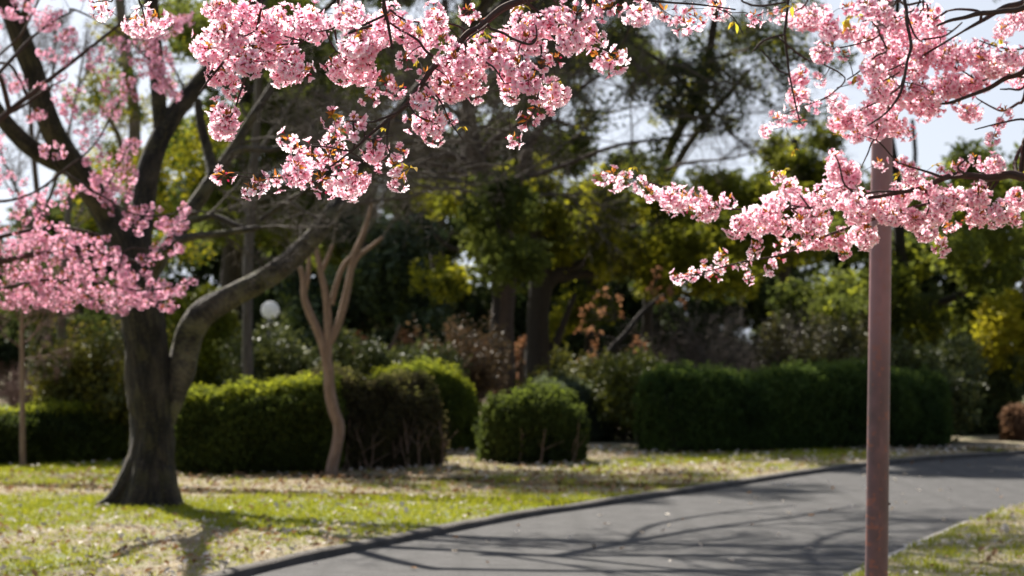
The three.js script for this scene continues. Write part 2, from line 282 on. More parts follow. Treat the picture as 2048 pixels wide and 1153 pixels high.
function ribbon(A, B, yA, yB, scale = 1) {       // a strip between two lines of points
  const p = [], uv = [], idx = [];
  for (let i = 0; i < A.length; i++) { p.push(A[i].x, yA, A[i].z, B[i].x, yB, B[i].z); uv.push(A[i].x / scale, A[i].z / scale, B[i].x / scale, B[i].z / scale); }
  for (let i = 0; i < A.length - 1; i++) { const a = 2 * i; idx.push(a, a + 1, a + 2, a + 1, a + 3, a + 2); }
  const g = new THREE.BufferGeometry(); g.setAttribute('position', new THREE.Float32BufferAttribute(p, 3)); g.setAttribute('uv', new THREE.Float32BufferAttribute(uv, 2)); g.setIndex(idx); g.computeVertexNormals(); return g;
}
const offset = (P, k) => P.map((p, i) => { const a = P[Math.max(0, i - 1)], b = P[Math.min(P.length - 1, i + 1)], t = V(b.x - a.x, 0, b.z - a.z).normalize(); return V(p.x + t.z * k, 0, p.z - t.x * k); });   // k > 0: to the left of the way ahead
{
  const g = new THREE.PlaneGeometry(1600, 1600).rotateX(-Math.PI / 2).translate(0, -0.16, 0);
  struct('ground', g, new THREE.MeshStandardMaterial({ color: lin(0.13, 0.11, 0.06), roughness: 1 })).userData.label = 'flat dark earth beyond and below the lawns';
  const sheet = (name, A, B, label, mat, y, sc) => { const m = struct(name, ribbon(A, B, y, y, sc), mat); m.userData.label = label; return m; };
  sheet('asphalt_path', LP, RP, 'grey asphalt park path curving away to the right', M.asphalt, ROAD_Y, 0.9);
  const lawnUV = (g) => { const P = g.attributes.position, uv = new Float32Array(P.count * 2); for (let i = 0; i < P.count; i++) { uv[2 * i] = (P.getX(i) + 16) / 32; uv[2 * i + 1] = (P.getZ(i) + 44) / 32; } g.setAttribute('uv', new THREE.BufferAttribute(uv, 2)); return g; };
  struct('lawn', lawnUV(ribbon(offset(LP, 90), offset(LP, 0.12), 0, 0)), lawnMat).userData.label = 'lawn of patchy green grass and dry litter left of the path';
  const sh = new THREE.Shape([...offset(RP, -0.12).map((p) => new THREE.Vector2(p.x, -p.z)), new THREE.Vector2(90, 39), new THREE.Vector2(90, -12)]);
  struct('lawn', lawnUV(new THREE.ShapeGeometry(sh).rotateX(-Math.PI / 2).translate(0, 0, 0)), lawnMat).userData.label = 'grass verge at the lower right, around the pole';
  // raised kerb on the left, its top edge worn and uneven
  const prof = (P, offs) => { const parts = []; for (let k = 0; k < offs.length - 1; k++) { const [a, ya] = offs[k], [b, yb] = offs[k + 1]; const g = ribbon(offset(P, a), offset(P, b), ya, yb, 0.8); const q = g.attributes.position; for (let i = 0; i < q.count; i++) if (q.getY(i) > -0.06) q.setY(i, q.getY(i) + 0.02 * (noise(q.getX(i) * 2.3, q.getZ(i) * 2.3) - 0.5)); g.computeVertexNormals(); parts.push(g); } return mergeGeometries(parts); };
  struct('kerb', prof(LP, [[0.13, -0.1], [0.125, 0.0], [0.105, 0.007], [0.03, 0.006], [0.012, -0.006], [0.0, -0.1]]), M.kerb).userData.label = 'low dark stone kerb between the left lawn and the path';
  struct('kerb', prof(RP, [[0.0, -0.1], [-0.006, -0.035], [-0.015, -0.03], [-0.11, -0.012], [-0.13, -0.1]]), M.edging).userData.label = 'low pale concrete edging along the right side of the path';
}
// grass
{
  const tuft = (seed, n, h, w) => { const r = rng(seed), f = new Faces(); for (let k = 0; k < n; k++) { const a = r() * 6.28, o = V((r() - 0.5) * 0.05, -0.004, (r() - 0.5) * 0.05), L = V(Math.cos(a), 0, Math.sin(a)).multiplyScalar(lerp(0.15, 0.75, r())), s = V(-Math.sin(a), 0, Math.cos(a)).multiplyScalar(w), H = h * lerp(0.5, 1.2, r()), q = (t, k2) => o.clone().addScaledVector(L, H * t * t).addScaledVector(V(0, 1, 0), H * (t - 0.25 * t * t)).addScaledVector(s, k2), c = [1, 1, 1]; const A = f.vert(q(0, 1), c), B = f.vert(q(0, -1), c), C = f.vert(q(0.55, 0.8), c), D = f.vert(q(0.55, -0.8), c), E = f.vert(q(1, 0), c); f.i.push(A, B, C, B, D, C, C, D, E); } return f.geo(); };
  const rnd = rng(900), T = tuft(31, 8, 0.045, 0.0022);
  const make = (name, label, inside, n, xr, dr) => {
    const ms = [], cs = [];
    for (let k = 0; k < n; k++) {
      const d = Math.sqrt(lerp(dr[0] * dr[0], dr[1] * dr[1], rnd())), x = lerp(xr[0], xr[1], rnd()) * d, z = -d;
      if (!inside(x, z)) continue;
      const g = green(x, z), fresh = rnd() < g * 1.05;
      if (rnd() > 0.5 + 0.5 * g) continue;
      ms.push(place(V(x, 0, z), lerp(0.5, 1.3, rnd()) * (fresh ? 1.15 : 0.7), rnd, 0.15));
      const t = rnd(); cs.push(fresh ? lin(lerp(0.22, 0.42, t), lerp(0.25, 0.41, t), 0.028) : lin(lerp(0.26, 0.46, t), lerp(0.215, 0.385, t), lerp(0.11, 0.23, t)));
    }
    tag(instanced(name, T, M.grass, ms, cs, null, 'stuff'), label, 'grass');
  };
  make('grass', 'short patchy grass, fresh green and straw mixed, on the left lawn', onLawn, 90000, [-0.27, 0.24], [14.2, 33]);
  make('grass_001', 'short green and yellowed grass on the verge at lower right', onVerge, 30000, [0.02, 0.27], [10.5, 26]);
  // dead leaves
  const f = new Faces(); f.leaf(V(-0.025, 0.006, 0), V(1, 0, 0), V(0, 1, 0), 0.055, 0.034, [1, 1, 1], 0.35, -0.25);
  const L = f.geo(), ms = [], cs = [];
  for (let k = 0; k < 26000; k++) {
    const d = Math.sqrt(lerp(200, 33 * 33, rnd())), x = lerp(-0.27, 0.27, rnd()) * d, z = -d;
    const lawn = onLawn(x, z), verge = onVerge(x, z);
    if (!lawn && !verge && rnd() > 0.012) continue;
    const g = green(x, z); if ((lawn || verge) && rnd() > (d < 19 ? 1 : 0.5) * (1.05 - 0.75 * g) * (verge ? 0.35 : 1)) continue;
    ms.push(place(V(x, lawn || verge ? 0.012 + 0.012 * rnd() : ROAD_Y + 0.004, z), lerp(0.5, 1.35, rnd()), rnd, 0.5));
    const t = rnd(); cs.push(t < (d > 22.8 && d < 27 && lawn ? 0.2 : 0.75) ? lin(...mix3([0.40, 0.33, 0.25], [0.72, 0.66, 0.58], rnd())) : lin(...mix3([0.24, 0.13, 0.06], [0.34, 0.2, 0.1], rnd())));  // more brown leaves before the hedges, darkening that strip like shade
  }
  tag(instanced('fallen_leaves', L, M.dry, ms, cs, null, 'stuff'), 'pale dry leaves littering the lawns and the path, browner in the lawn strip toned as shaded', 'leaves');
}

// ================================================================ background wood and trees
const crownRnd = rng(4242);
// foliage in uneven clumps: each ellipse is [photo x, photo y, half width, half height] at depth d, `thick` metres deep
function foliage(ells, d, thick, density, cols, clump, rnd, scale = 1, ms = [], cs = []) {
  for (const [ex, ey, rx, ry, k = 1, dd = 0] of ells) {
    const c = at(ex, ey, d + dd), mx = rx * d / F, my = ry * d / F, n = Math.max(3, Math.round(mx * my * 3.14 / (clump * clump) * 0.75 * k));
    for (let i = 0; i < n; i++) {
      const q = rdir(rnd).multiplyScalar(Math.pow(rnd(), 0.42)), cp = V(c.x + q.x * mx, c.y + q.y * my, c.z + q.z * thick), tone = rnd(), size = clump * lerp(0.55, 1.15, rnd());
      if (cp.y < 0.2) continue;
      const m = Math.round(density * 4.2 * size * size);
      for (let j = 0; j < m; j++) {
        const r = rdir(rnd).multiplyScalar(Math.pow(rnd(), 0.5) * size); r.y *= 0.62;
        const p = cp.clone().add(r); if (p.y < 0.05) continue;
        ms.push(place(p, scale * lerp(0.7, 1.25, rnd()), rnd, 0.9));
        const t = clamp(tone + (rnd() - 0.5) * 0.5, 0, 1), col = mix3(cols[0], cols[1], t); if (cols[2] && rnd() < (cols[3] ?? 0.06)) cs.push(lin(...cols[2])); else cs.push(lin(...col));  // third tone, mostly bright, puts sunlit highlights into some leaf colours
      }
    }
  }
  return [ms, cs];
}
function tree(o) {
  const rnd = rng(o.seed), d = o.d, P = (a) => a.map(([x, y, r, dd = 0]) => [at(x, y, d + dd), r * d / F]);
  const first = P(o.trunk)[0][0], base = V(first.x, 0, first.z), t = thing(o.name, o.label, o.category ?? 'tree', base, o.group);
  const tp = P(o.trunk); tp[0][0].y = Math.min(tp[0][0].y, -0.05);
  part('trunk', new Wood().tube(tp, 14, 0.14, 4).geo(true), o.bark, t);
  const pts = [];
  for (const l of o.limbs ?? []) part('limb', new Wood().tube(P(l), 9, 0.1, 4).geo(true), o.bark, t);
  if (o.twigs) {
    const w = new Wood();
    for (const [x, y, dx, dy, len, r, lev = 3, dd = 0] of o.twigs) grow(w, at(x, y, d + dd), V(dx, -dy, (rnd() - 0.5) * 0.7), len, r, lev, o.twigOpt ?? { step: 0.35, wander: 0.35, up: 0.03, kids: 5, lift: 0.1 }, rnd, pts);
    part(o.twigName ?? 'twigs', w.geo(), o.twigMat ?? o.bark, t, 'stuff');
  }
  if (o.crown) { const [ms, cs] = foliage(o.crown, d + (o.crownBack ?? 0), o.thick ?? 2, o.density ?? 60, o.cols, o.clump ?? 0.55, rnd, o.scale ?? 1); instanced('crown', o.leaf ?? SPRIG.broad, o.leafMat ?? M.leaf, ms, cs, t, 'stuff'); }
  if (o.onTwigs) { const ms = [], cs = []; for (const p of pts) for (let k = 0; k < o.onTwigs; k++) if (rnd() < (o.onTwigsChance ?? 0.6)) { ms.push(place(p.clone().addScaledVector(rdir(rnd), 0.07), (o.scale ?? 1) * lerp(0.6, 1.2, rnd()), rnd, 1)); cs.push(lin(...mix3(o.cols[0], o.cols[1], rnd()))); } instanced('crown', o.leaf ?? SPRIG.dry, o.leafMat ?? M.leaf, ms, cs, t, 'stuff'); }
  return t;
}
const dark = [[0.05, 0.066, 0.016], [0.17, 0.195, 0.035]], olive = [[0.065, 0.08, 0.011], [0.21, 0.215, 0.02]], lime = [[0.22, 0.22, 0.015], [0.40, 0.35, 0.02]], blueGreen = [[0.045, 0.07, 0.035], [0.13, 0.17, 0.08]];
// far wood that closes the view low down
{
  const rnd = rng(77), ells = []; for (let x = -520; x < 2900; x += 90) { ells.push([x + 20, 735, 90, 55, 2.2, rnd() * 5]); ells.push([x, 640 + 60 * (rnd() - 0.5), 110, 130, 1, rnd() * 8]); ells.push([x + 40, 470 + 70 * (rnd() - 0.5), 110, 120 * lerp(0.6, 1, rnd()), x < 130 ? 0.15 : 1, rnd() * 8]); }
  const [ms, cs] = foliage(ells, 64, 3, 14, [[0.03, 0.045, 0.014], [0.075, 0.09, 0.025]], 1.0, rnd, 2.1);
  tag(instanced('far_wood', SPRIG.broad, M.leaf, ms, cs, null, 'stuff'), 'dim dark green wood far behind the park trees', 'wood');
}
tree({ name: 'evergreen_tree', label: 'yellow-green leafy tree behind the pink blossoms at upper left', seed: 1, d: 38, bark: M.greyBark,
  trunk: [[235, 800, 20], [240, 600, 18], [262, 400, 15], [268, 230, 12], [250, 100, 11], [240, -60, 10], [290, -250, 8], [370, -560, 5]], limbs: [[[262, 380, 8], [235, 270, 6], [190, 200, 3.5], [150, 150, 1.2]], [[262, 330, 7], [330, 260, 5], [400, 200, 1.5]]],
  crown: [[390, -600, 270, 170, 1.5], [300, 280, 130, 150], [300, 120, 110, 120], [370, 30, 90, 90], [200, 380, 60, 70], [320, 460, 110, 80]], cols: [...lime, [0.07, 0.1, 0.02], 0.4], density: 44, thick: 1.8, scale: 1.05, leaf: SPRIG.fine });
tree({ name: 'evergreen_tree', label: 'dark dense evergreen behind the big bare limbs at upper centre left', seed: 2, d: 47, bark: M.darkBark,
  trunk: [[458, 790, 24], [455, 650, 22], [470, 450, 20], [490, 250, 16], [500, 40, 12]], limbs: [[[470, 430, 10], [560, 300, 8], [640, 220, 5]]],
  crown: [[500, 120, 190, 170], [620, 260, 150, 140], [480, 330, 150, 140], [700, 80, 120, 130], [560, 470, 130, 100], [640, 420, 120, 100]], cols: [...dark, [0.26, 0.28, 0.03], 0.12], density: 50, thick: 2.2, scale: 1.15 });
tree({ name: 'evergreen_tree', label: 'blue-green glossy evergreen standing behind the pale forked tree', seed: 3, d: 45, bark: M.darkBark,
  trunk: [[722, 780, 18], [720, 640, 17], [735, 520, 15], [745, 400, 10]],
  crown: [[770, 520, 110, 130], [700, 600, 110, 110], [820, 640, 100, 100], [600, 650, 100, 100], [860, 700, 110, 70], [680, 700, 120, 70]], cols: [...blueGreen, [0.2, 0.25, 0.06], 0.12], density: 50, thick: 1.8, scale: 1.1, leafMat: M.glossLeaf });
tree({ name: 'evergreen_tree', label: 'tall dark evergreen filling the top centre behind the bare grey branches', seed: 21, d: 52, bark: M.darkBark,
  trunk: [[880, 785, 16], [878, 600, 15], [870, 400, 13], [880, 200, 10], [890, 0, 8]], limbs: [[[872, 420, 8], [960, 300, 7], [1060, 210, 5]], [[876, 300, 8], [800, 200, 6], [740, 120, 4]]],
  crown: [[640, 130, 120, 130], [800, 260, 120, 110], [930, 320, 120, 90], [1080, 300, 110, 80], [1200, 290, 90, 70, 0.8], [860, 90, 150, 100], [1060, 80, 150, 90, 0.9], [1230, 110, 100, 80, 0.7], [1010, 200, 110, 70, 0.6], [700, 330, 100, 80]], cols: [...dark, [0.24, 0.26, 0.03], 0.12], density: 52, thick: 2.2, clump: 0.6, scale: 1.25 });
tree({ name: 'oak_tree', label: 'broad dark-trunked oak with yellow-green leaves, some coloured bright as if sunlit, right of the reddish trunk at centre', seed: 4, d: 41, bark: M.darkBark,
  trunk: [[1085, 800, 34], [1078, 740, 27], [1075, 640, 24], [1083, 560, 23], [1078, 480, 19], [1060, 380, 15], [1030, 120, 12], [1000, -150, 9], [985, -420, 5]],
  limbs: [[[1085, 580, 16], [1120, 545, 13], [1180, 520, 10], [1240, 470, 7], [1290, 440, 4]], [[1100, 560, 10], [1200, 545, 9], [1300, 555, 7], [1380, 590, 5], [1440, 560, 3]], [[1080, 560, 13], [1045, 520, 10], [1010, 500, 9], [960, 490, 8], [910, 500, 6], [870, 470, 4]], [[1090, 720, 10], [1110, 690, 9], [1130, 640, 7], [1150, 590, 5]]],
  crown: [[980, -440, 250, 210], [1120, -250, 130, 110], [1050, 400, 160, 70], [930, 420, 110, 80], [1220, 420, 150, 90], [1350, 470, 150, 90], [1230, 520, 110, 60], [1130, 440, 130, 70], [1380, 540, 120, 70], [900, 560, 70, 70, 0.6], [1180, 620, 90, 70, 0.7, 4]], cols: [...olive, [0.38, 0.36, 0.025], 0.25], density: 46, thick: 2, clump: 0.5, scale: 1.05 });
tree({ name: 'evergreen_tree', label: 'olive evergreen high right of centre with sky showing through its crown', seed: 5, d: 38.5, bark: M.darkBark,
  trunk: [[1290, 800, 14, 6], [1300, 560, 13, 6], [1325, 340, 11, 4], [1390, 200, 10, 2], [1420, 100, 9, 0.5], [1440, -40, 7]], limbs: [[[1318, 400, 8, 5], [1370, 300, 8, 3], [1430, 220, 6], [1500, 140, 4]], [[1395, 200, 7], [1330, 130, 5], [1250, 80, 3]]],
  crown: [[1240, -70, 170, 80], [1400, -60, 120, 80], [1430, 130, 150, 90, 1], [1330, 200, 110, 100, 0.8], [1550, 90, 100, 100, 1], [1600, 160, 60, 100, 0.9], [1270, 120, 110, 80, 0.8], [1180, 190, 100, 110, 0.8], [1080, 120, 120, 110, 0.9], [950, 150, 120, 130, 0.9], [1300, 300, 60, 60, 0.5], [1450, 250, 120, 60, 0.6]], cols: [[0.03, 0.045, 0.014], [0.075, 0.085, 0.025], [0.3, 0.29, 0.03], 0.14], density: 46, thick: 2.4, clump: 0.5, scale: 1.05, leaf: SPRIG.fine,
  twigs: [[1390, 200, -0.8, -0.4, 2.2, 0.03], [1420, 120, 0.9, -0.2, 2, 0.03], [1330, 340, 0.9, -0.4, 1.8, 0.03], [1400, 190, 0.5, 0.5, 1.6, 0.025]], twigMat: M.brownTwig });
tree({ name: 'evergreen_tree', label: 'small-crowned dark evergreen left of the pole, above the pink sprays', seed: 6, d: 49, bark: M.darkBark,
  trunk: [[1560, 800, 14], [1565, 600, 13], [1580, 420, 11], [1590, 280, 8]], crown: [[1590, 290, 65, 70], [1560, 400, 90, 80], [1470, 420, 80, 70, 0.8], [1640, 430, 70, 90], [1520, 480, 130, 70]], cols: [...olive, [0.34, 0.34, 0.03], 0.15], density: 50, thick: 1.8, scale: 1.1 });
tree({ name: 'evergreen_tree', label: 'dark evergreen with a forked trunk right of the pole, behind the long hedge', seed: 7, d: 40, bark: M.darkBark,
  trunk: [[1816, 790, 18], [1814, 690, 16], [1808, 600, 14], [1800, 480, 12], [1795, 360, 9], [1780, 250, 8], [1790, 100, 7], [1800, -60, 5]], limbs: [[[1820, 690, 10], [1835, 640, 9], [1870, 610, 8], [1920, 590, 7], [1970, 540, 6], [2020, 470, 5], [2070, 400, 4]], [[1800, 420, 7], [1830, 330, 5], [1825, 240, 4]]],
  crown: [[1720, -110, 130, 80, 1, 0], [1850, -90, 140, 80], [1960, -120, 120, 90], [1740, 540, 110, 100], [1880, 500, 140, 110], [2010, 450, 120, 120], [1780, 640, 120, 80], [1950, 620, 110, 90], [1680, 620, 90, 90], [1960, 340, 110, 70, 0.4], [2060, 330, 70, 80, 0.7], [1870, 400, 90, 70, 0.6]], cols: [...dark, [0.3, 0.32, 0.03], 0.16], density: 46, thick: 2.2, scale: 1.1 });
tree({ name: 'evergreen_tree', label: 'bright yellow-green leafy tree at the right edge of the view', seed: 8, d: 37, bark: M.greyBark,
  trunk: [[2075, 870, 14], [2072, 760, 12], [2060, 650, 9], [2050, 560, 5]], crown: [[2035, 600, 45, 45], [2050, 660, 70, 55], [2010, 640, 35, 45], [1985, 705, 18, 14, 1.5], [2080, 560, 60, 60], [2090, 720, 60, 60]], cols: [...lime, [0.46, 0.38, 0.03], 0.2], density: 60, thick: 0.9, clump: 0.4, scale: 0.95 });
tree({ name: 'evergreen_tree', label: 'slim dark-trunked tree with mixed yellow leaves left of the big gnarled tree', seed: 9, d: 31, bark: M.greyBark,
  trunk: [[128, 928, 15], [127, 850, 12], [126, 760, 11], [122, 650, 10], [128, 520, 8], [140, 380, 6]], crown: [[150, 640, 100, 40], [60, 620, 90, 50], [190, 690, 50, 45, 0.8], [210, 610, 60, 60], [160, 540, 120, 70, 0.6], [40, 560, 80, 60, 0.6]], cols: [[0.035, 0.055, 0.015], [0.08, 0.1, 0.025], [0.3, 0.25, 0.03], 0.18], density: 60, thick: 1.2, clump: 0.4, scale: 0.8, leaf: SPRIG.fine });
// bare, twiggy deciduous tree in the middle
{
  const T = [];
  const r = rng(91);
  for (let k = 0; k < 26; k++) T.push([960 + (r() - 0.5) * 80 - 60 * (k % 3 === 0), 200 + 220 * r(), (r() - 0.45) * 2.2, -0.1 - 0.6 * r(), 1.5 + 1.6 * r(), 0.018 + 0.014 * r(), 3, (r() - 0.5) * 2]);
  for (let k = 0; k < 12; k++) T.push([1080 + 300 * r(), 120 + 240 * r(), (r() - 0.3) * 2, (r() - 0.5), 1.4 + r(), 0.016, 3, (r() - 0.5) * 3]);
  tree({ name: 'bare_tree', label: 'tall bare tree with a reddish-brown trunk and grey twigs at the centre', seed: 10, d: 37, bark: wood(0.10, 0.07, 0.058, 0.015),
    trunk: [[1012, 800, 32], [1008, 740, 26], [1004, 650, 24], [1010, 560, 23], [1008, 490, 24], [988, 430, 26], [968, 360, 19], [945, 290, 17], [935, 200, 15], [930, 90, 12], [935, -40, 9]],
    limbs: [[[1000, 440, 15], [1035, 370, 11], [1060, 290, 9], [1120, 210, 6], [1200, 150, 4]], [[985, 400, 8], [930, 350, 6], [860, 330, 5], [800, 345, 3]], [[960, 340, 9], [900, 310, 7], [830, 330, 6], [770, 350, 4]], [[955, 320, 8], [1000, 270, 7], [1080, 240, 5], [1180, 260, 3]], [[1040, 360, 6], [1130, 330, 5], [1240, 290, 4], [1380, 270, 2.5], [1490, 230, 1.5]]],
    twigs: T, twigMat: M.twig, twigOpt: { step: 0.3, wander: 0.45, up: 0.0, kids: 6, lift: 0.05 } });
}
tree({ name: 'bare_tree', label: 'fine bare-twigged tree against the bright sky at the far left', seed: 23, d: 33, bark: M.brownTwig, trunk: [[98, 845, 9], [95, 700, 8], [88, 540, 7], [75, 400, 6], [62, 260, 5], [55, 120, 3]],
  limbs: [[[88, 540, 5], [50, 420, 4], [10, 330, 3], [-30, 220, 2]], [[80, 450, 5], [120, 330, 4], [150, 200, 3], [175, 60, 2]], [[66, 300, 4], [100, 180, 3], [110, 60, 2]]],
  twigs: [[50, 420, -0.6, -0.8, 1.0, 0.014], [10, 330, -0.3, -1, 1.0, 0.012], [75, 400, 0.5, -0.8, 1.1, 0.014], [62, 260, -0.4, -0.9, 1.1, 0.014], [120, 330, 0.7, -0.7, 1.0, 0.013], [150, 200, 0.4, -0.9, 1.1, 0.013], [100, 180, 0.3, -1, 1.0, 0.012], [60, 200, 0.5, -0.8, 1.0, 0.012], [30, 370, 0.2, -1, 1.0, 0.012], [88, 520, -0.8, -0.5, 1, 0.012], [90, 500, 0.9, -0.6, 1, 0.012], [55, 130, -0.4, -0.9, 1, 0.012], [160, 140, 0.8, -0.4, 1, 0.012]], twigMat: M.brownTwig, twigOpt: { step: 0.16, wander: 0.32, up: 0.02, kids: 6, lift: 0.08, rmin: 0.003 } });
function understorey(label, x, y, d, w, h, cols, seed, k = 1) {      // loose shrub: stems and scattered leaves
  const rnd = rng(seed), b = at(x, y, d); b.y = 0; const t = thing('shrub', label, 'shrub', b), wd = new Wood(), pts = [];
  for (let i = 0; i < 12; i++) grow(wd, V(b.x + (rnd() - 0.5) * w * 0.5, -0.02, b.z + (rnd() - 0.5) * 0.8), V((rnd() - 0.5) * w / h * 1.1, 1, (rnd() - 0.5) * 0.8), h * lerp(0.6, 0.95, rnd()), 0.013, 2, { step: 0.18, wander: 0.35, up: 0.01, kids: 6, lift: 0.06, rmin: 0.003, leafLevel: 1 }, rnd, pts);
  part('stems', wd.geo(), M.brownTwig, t, 'stuff');
  const ms = [], cs = []; for (const p of pts) for (let i = 0; i < 2; i++) if (rnd() < 0.62 * k) { ms.push(place(p.clone().addScaledVector(rdir(rnd), 0.1), lerp(0.6, 1.2, rnd()), rnd, 1)); cs.push(lin(...mix3(cols[0], cols[1], rnd() * rnd()))); }
  instanced('leaves', SPRIG.loose, M.glossLeaf, ms, cs, t, 'stuff');
}
const us = [[0.07, 0.085, 0.03], [0.3, 0.32, 0.08]], ur = [[0.14, 0.1, 0.05], [0.34, 0.2, 0.1]];
understorey('loose green shrub with glinting leaves behind the brownish bush, left of centre', 820, 800, 34, 1.3, 1.4, us, 71);
understorey('sparse reddish-leaved shrub left of the centre trunks', 925, 800, 35, 0.8, 1.5, ur, 72, 0.4);
understorey('loose shrub between the globe lamp and the pale forked tree', 590, 790, 33, 1.1, 1.5, us, 73);
understorey('thin yellowish shrub under the oak, behind the grey-green bush', 1185, 800, 36, 1.1, 1.2, [[0.1, 0.11, 0.03], [0.36, 0.34, 0.05]], 74, 0.8);
understorey('sparse yellow-green shrub at the left end of the long hedge', 1262, 800, 35, 0.9, 1.2, [[0.1, 0.11, 0.03], [0.36, 0.38, 0.05]], 75, 0.8);
understorey('leafy shrub with scattered leaves coloured bright as if sunlit behind the right part of the long hedge', 1855, 790, 35, 1.1, 1.35, us, 76);  // bright leaf colours at random imitate sunlit spots
understorey('tangled brown-green shrub behind the long hedge, left of the pole', 1640, 800, 36, 1.8, 1.6, [[0.08, 0.075, 0.03], [0.24, 0.22, 0.06]], 77, 0.8);
understorey('loose yellow-leaved shrub left of the big gnarled trunk', 200, 830, 30, 0.9, 1.4, [[0.1, 0.11, 0.03], [0.42, 0.36, 0.04]], 78, 0.8);
// slim trunks further back
tree({ name: 'evergreen_tree', label: 'tall evergreen on a slim pale grey trunk behind the left hedge, beside the globe lamp', seed: 24, d: 31.5, bark: wood(0.13, 0.115, 0.1, 0.01), trunk: [[497, 860, 12], [496, 780, 11.5], [494, 640, 11], [498, 480, 10], [510, 300, 9], [520, 120, 7], [540, -60, 4]], limbs: [[[503, 330, 6], [580, 210, 4], [650, 120, 2]], [[508, 260, 5], [450, 160, 3], [400, 90, 1.5]]],
  crown: [[500, 110, 190, 95], [660, 90, 150, 100], [420, 30, 120, 80], [580, -20, 200, 70]], cols: [...dark, [0.26, 0.28, 0.03], 0.12], density: 56, thick: 1.5, clump: 0.45, scale: 0.95, leaf: SPRIG.fine });
for (const [x, y, r, top, d, lab] of [[990, 790, 10, 560, 36, 'thin brown trunk just left of the tall bare tree at the centre'], [1180, 790, 9, 560, 45, 'thin dark trunk right of the oak, under its lower bough'], [60, 860, 7, 660, 40, 'thin pale trunk far left between the two slim trees']])
  tree({ name: 'slender_tree', label: lab, seed: x, d, bark: x === 60 ? M.paleBark : M.darkBark, trunk: [[x, y, r], [x - 3, lerp(y, top, 0.4), r * 0.92], [x + 3, lerp(y, top, 0.8), r * 0.84], [x, top, r * 0.75], [x + 8, top - 120, r * 0.5]], limbs: [[[x, top + 40, r * 0.5], [x + 25, top - 10, r * 0.4], [x + 40, top - 80, r * 0.25]]],
    crown: [[x + 10, top - 110, 60, 70, 0.8], [x, top - 40, 50, 40, 0.6]], cols: [...dark], density: 46, thick: 1.2, scale: 1.1 });
// sapling with a reddish twig head at far left
tree({ name: 'sapling', label: 'thin straight tan-stemmed sapling with a reddish twiggy head at far left', seed: 12, d: 28, bark: M.tanBark, trunk: [[45, 950, 6.5], [44, 860, 6], [44, 760, 5.5], [42, 660, 4.5], [44, 600, 3]],
  twigs: [[43, 700, -0.7, -0.8, 0.8, 0.01, 3], [43, 690, 0.8, -0.7, 0.8, 0.01, 3], [42, 670, 0.5, -1, 0.7, 0.009, 3], [42, 650, -0.4, -1, 0.7, 0.009, 3], [43, 720, 0.9, -0.3, 0.7, 0.008, 3], [43, 640, 0.9, -0.6, 0.9, 0.009, 3]], twigMat: wood(0.22, 0.12, 0.105, 0.002), twigOpt: { step: 0.12, wander: 0.4, up: 0.02, kids: 6, lift: 0.05 } });
// trees that keep rust-brown leaves
const rust = [[0.20, 0.09, 0.04], [0.36, 0.19, 0.1]];
const rustOpt = { step: 0.25, wander: 0.4, up: 0, kids: 4, lift: 0.02, leafLevel: 0 };
tree({ name: 'young_oak', label: 'small leaning tree holding rust-brown leaves right of the broad oak', seed: 14, d: 36, bark: M.darkBark, trunk: [[1195, 790, 8], [1215, 720, 7], [1250, 670, 6], [1290, 620, 5], [1330, 590, 3]],
  twigs: [[1240, 680, -0.9, -0.2, 0.7, 0.012, 2], [1255, 660, -0.8, -0.6, 0.7, 0.012, 2], [1270, 645, -1, -0.2, 0.7, 0.01, 2], [1290, 620, 0.3, -0.8, 0.6, 0.01, 2], [1225, 715, -0.8, 0.1, 0.5, 0.01, 2], [1230, 700, 0.6, -0.2, 0.4, 0.01, 2], [1300, 610, 0.9, -0.1, 0.5, 0.01, 2]], twigOpt: rustOpt, onTwigs: 1, onTwigsChance: 0.12, cols: rust, scale: 0.75, leaf: SPRIG.dry });
tree({ name: 'young_oak', label: 'small forked tree with sparse rust-brown leaves between the pale forked tree and the centre trunks', seed: 15, d: 39, bark: M.brownTwig, trunk: [[745, 790, 7], [760, 730, 6], [785, 690, 4], [800, 650, 3]],
  twigs: [[765, 720, -0.8, -0.5, 0.6, 0.01, 2], [780, 695, 0.9, -0.1, 0.6, 0.01, 2], [790, 680, 0.8, 0, 0.6, 0.01, 2], [750, 740, -0.9, -0.4, 0.6, 0.01, 2]], twigOpt: rustOpt, onTwigs: 1, onTwigsChance: 0.22, cols: rust, scale: 0.75, leaf: SPRIG.dry });
tree({ name: 'young_oak', label: 'low rust-leaved tree between the two dark trunks at the centre', seed: 16, d: 43, bark: M.brownTwig, trunk: [[1045, 800, 7], [1042, 740, 6], [1048, 690, 4]],
  twigs: [[1043, 750, -0.4, -0.8, 0.5, 0.01, 2], [1043, 730, 0.4, -0.8, 0.5, 0.01, 2], [1043, 770, -0.5, -0.4, 0.5, 0.01, 2], [1045, 720, -0.9, -0.5, 0.8, 0.01, 2], [1043, 740, -1, -0.5, 0.9, 0.01, 2]], twigOpt: rustOpt, onTwigs: 1, onTwigsChance: 0.4, cols: rust, scale: 0.8, leaf: SPRIG.dry });
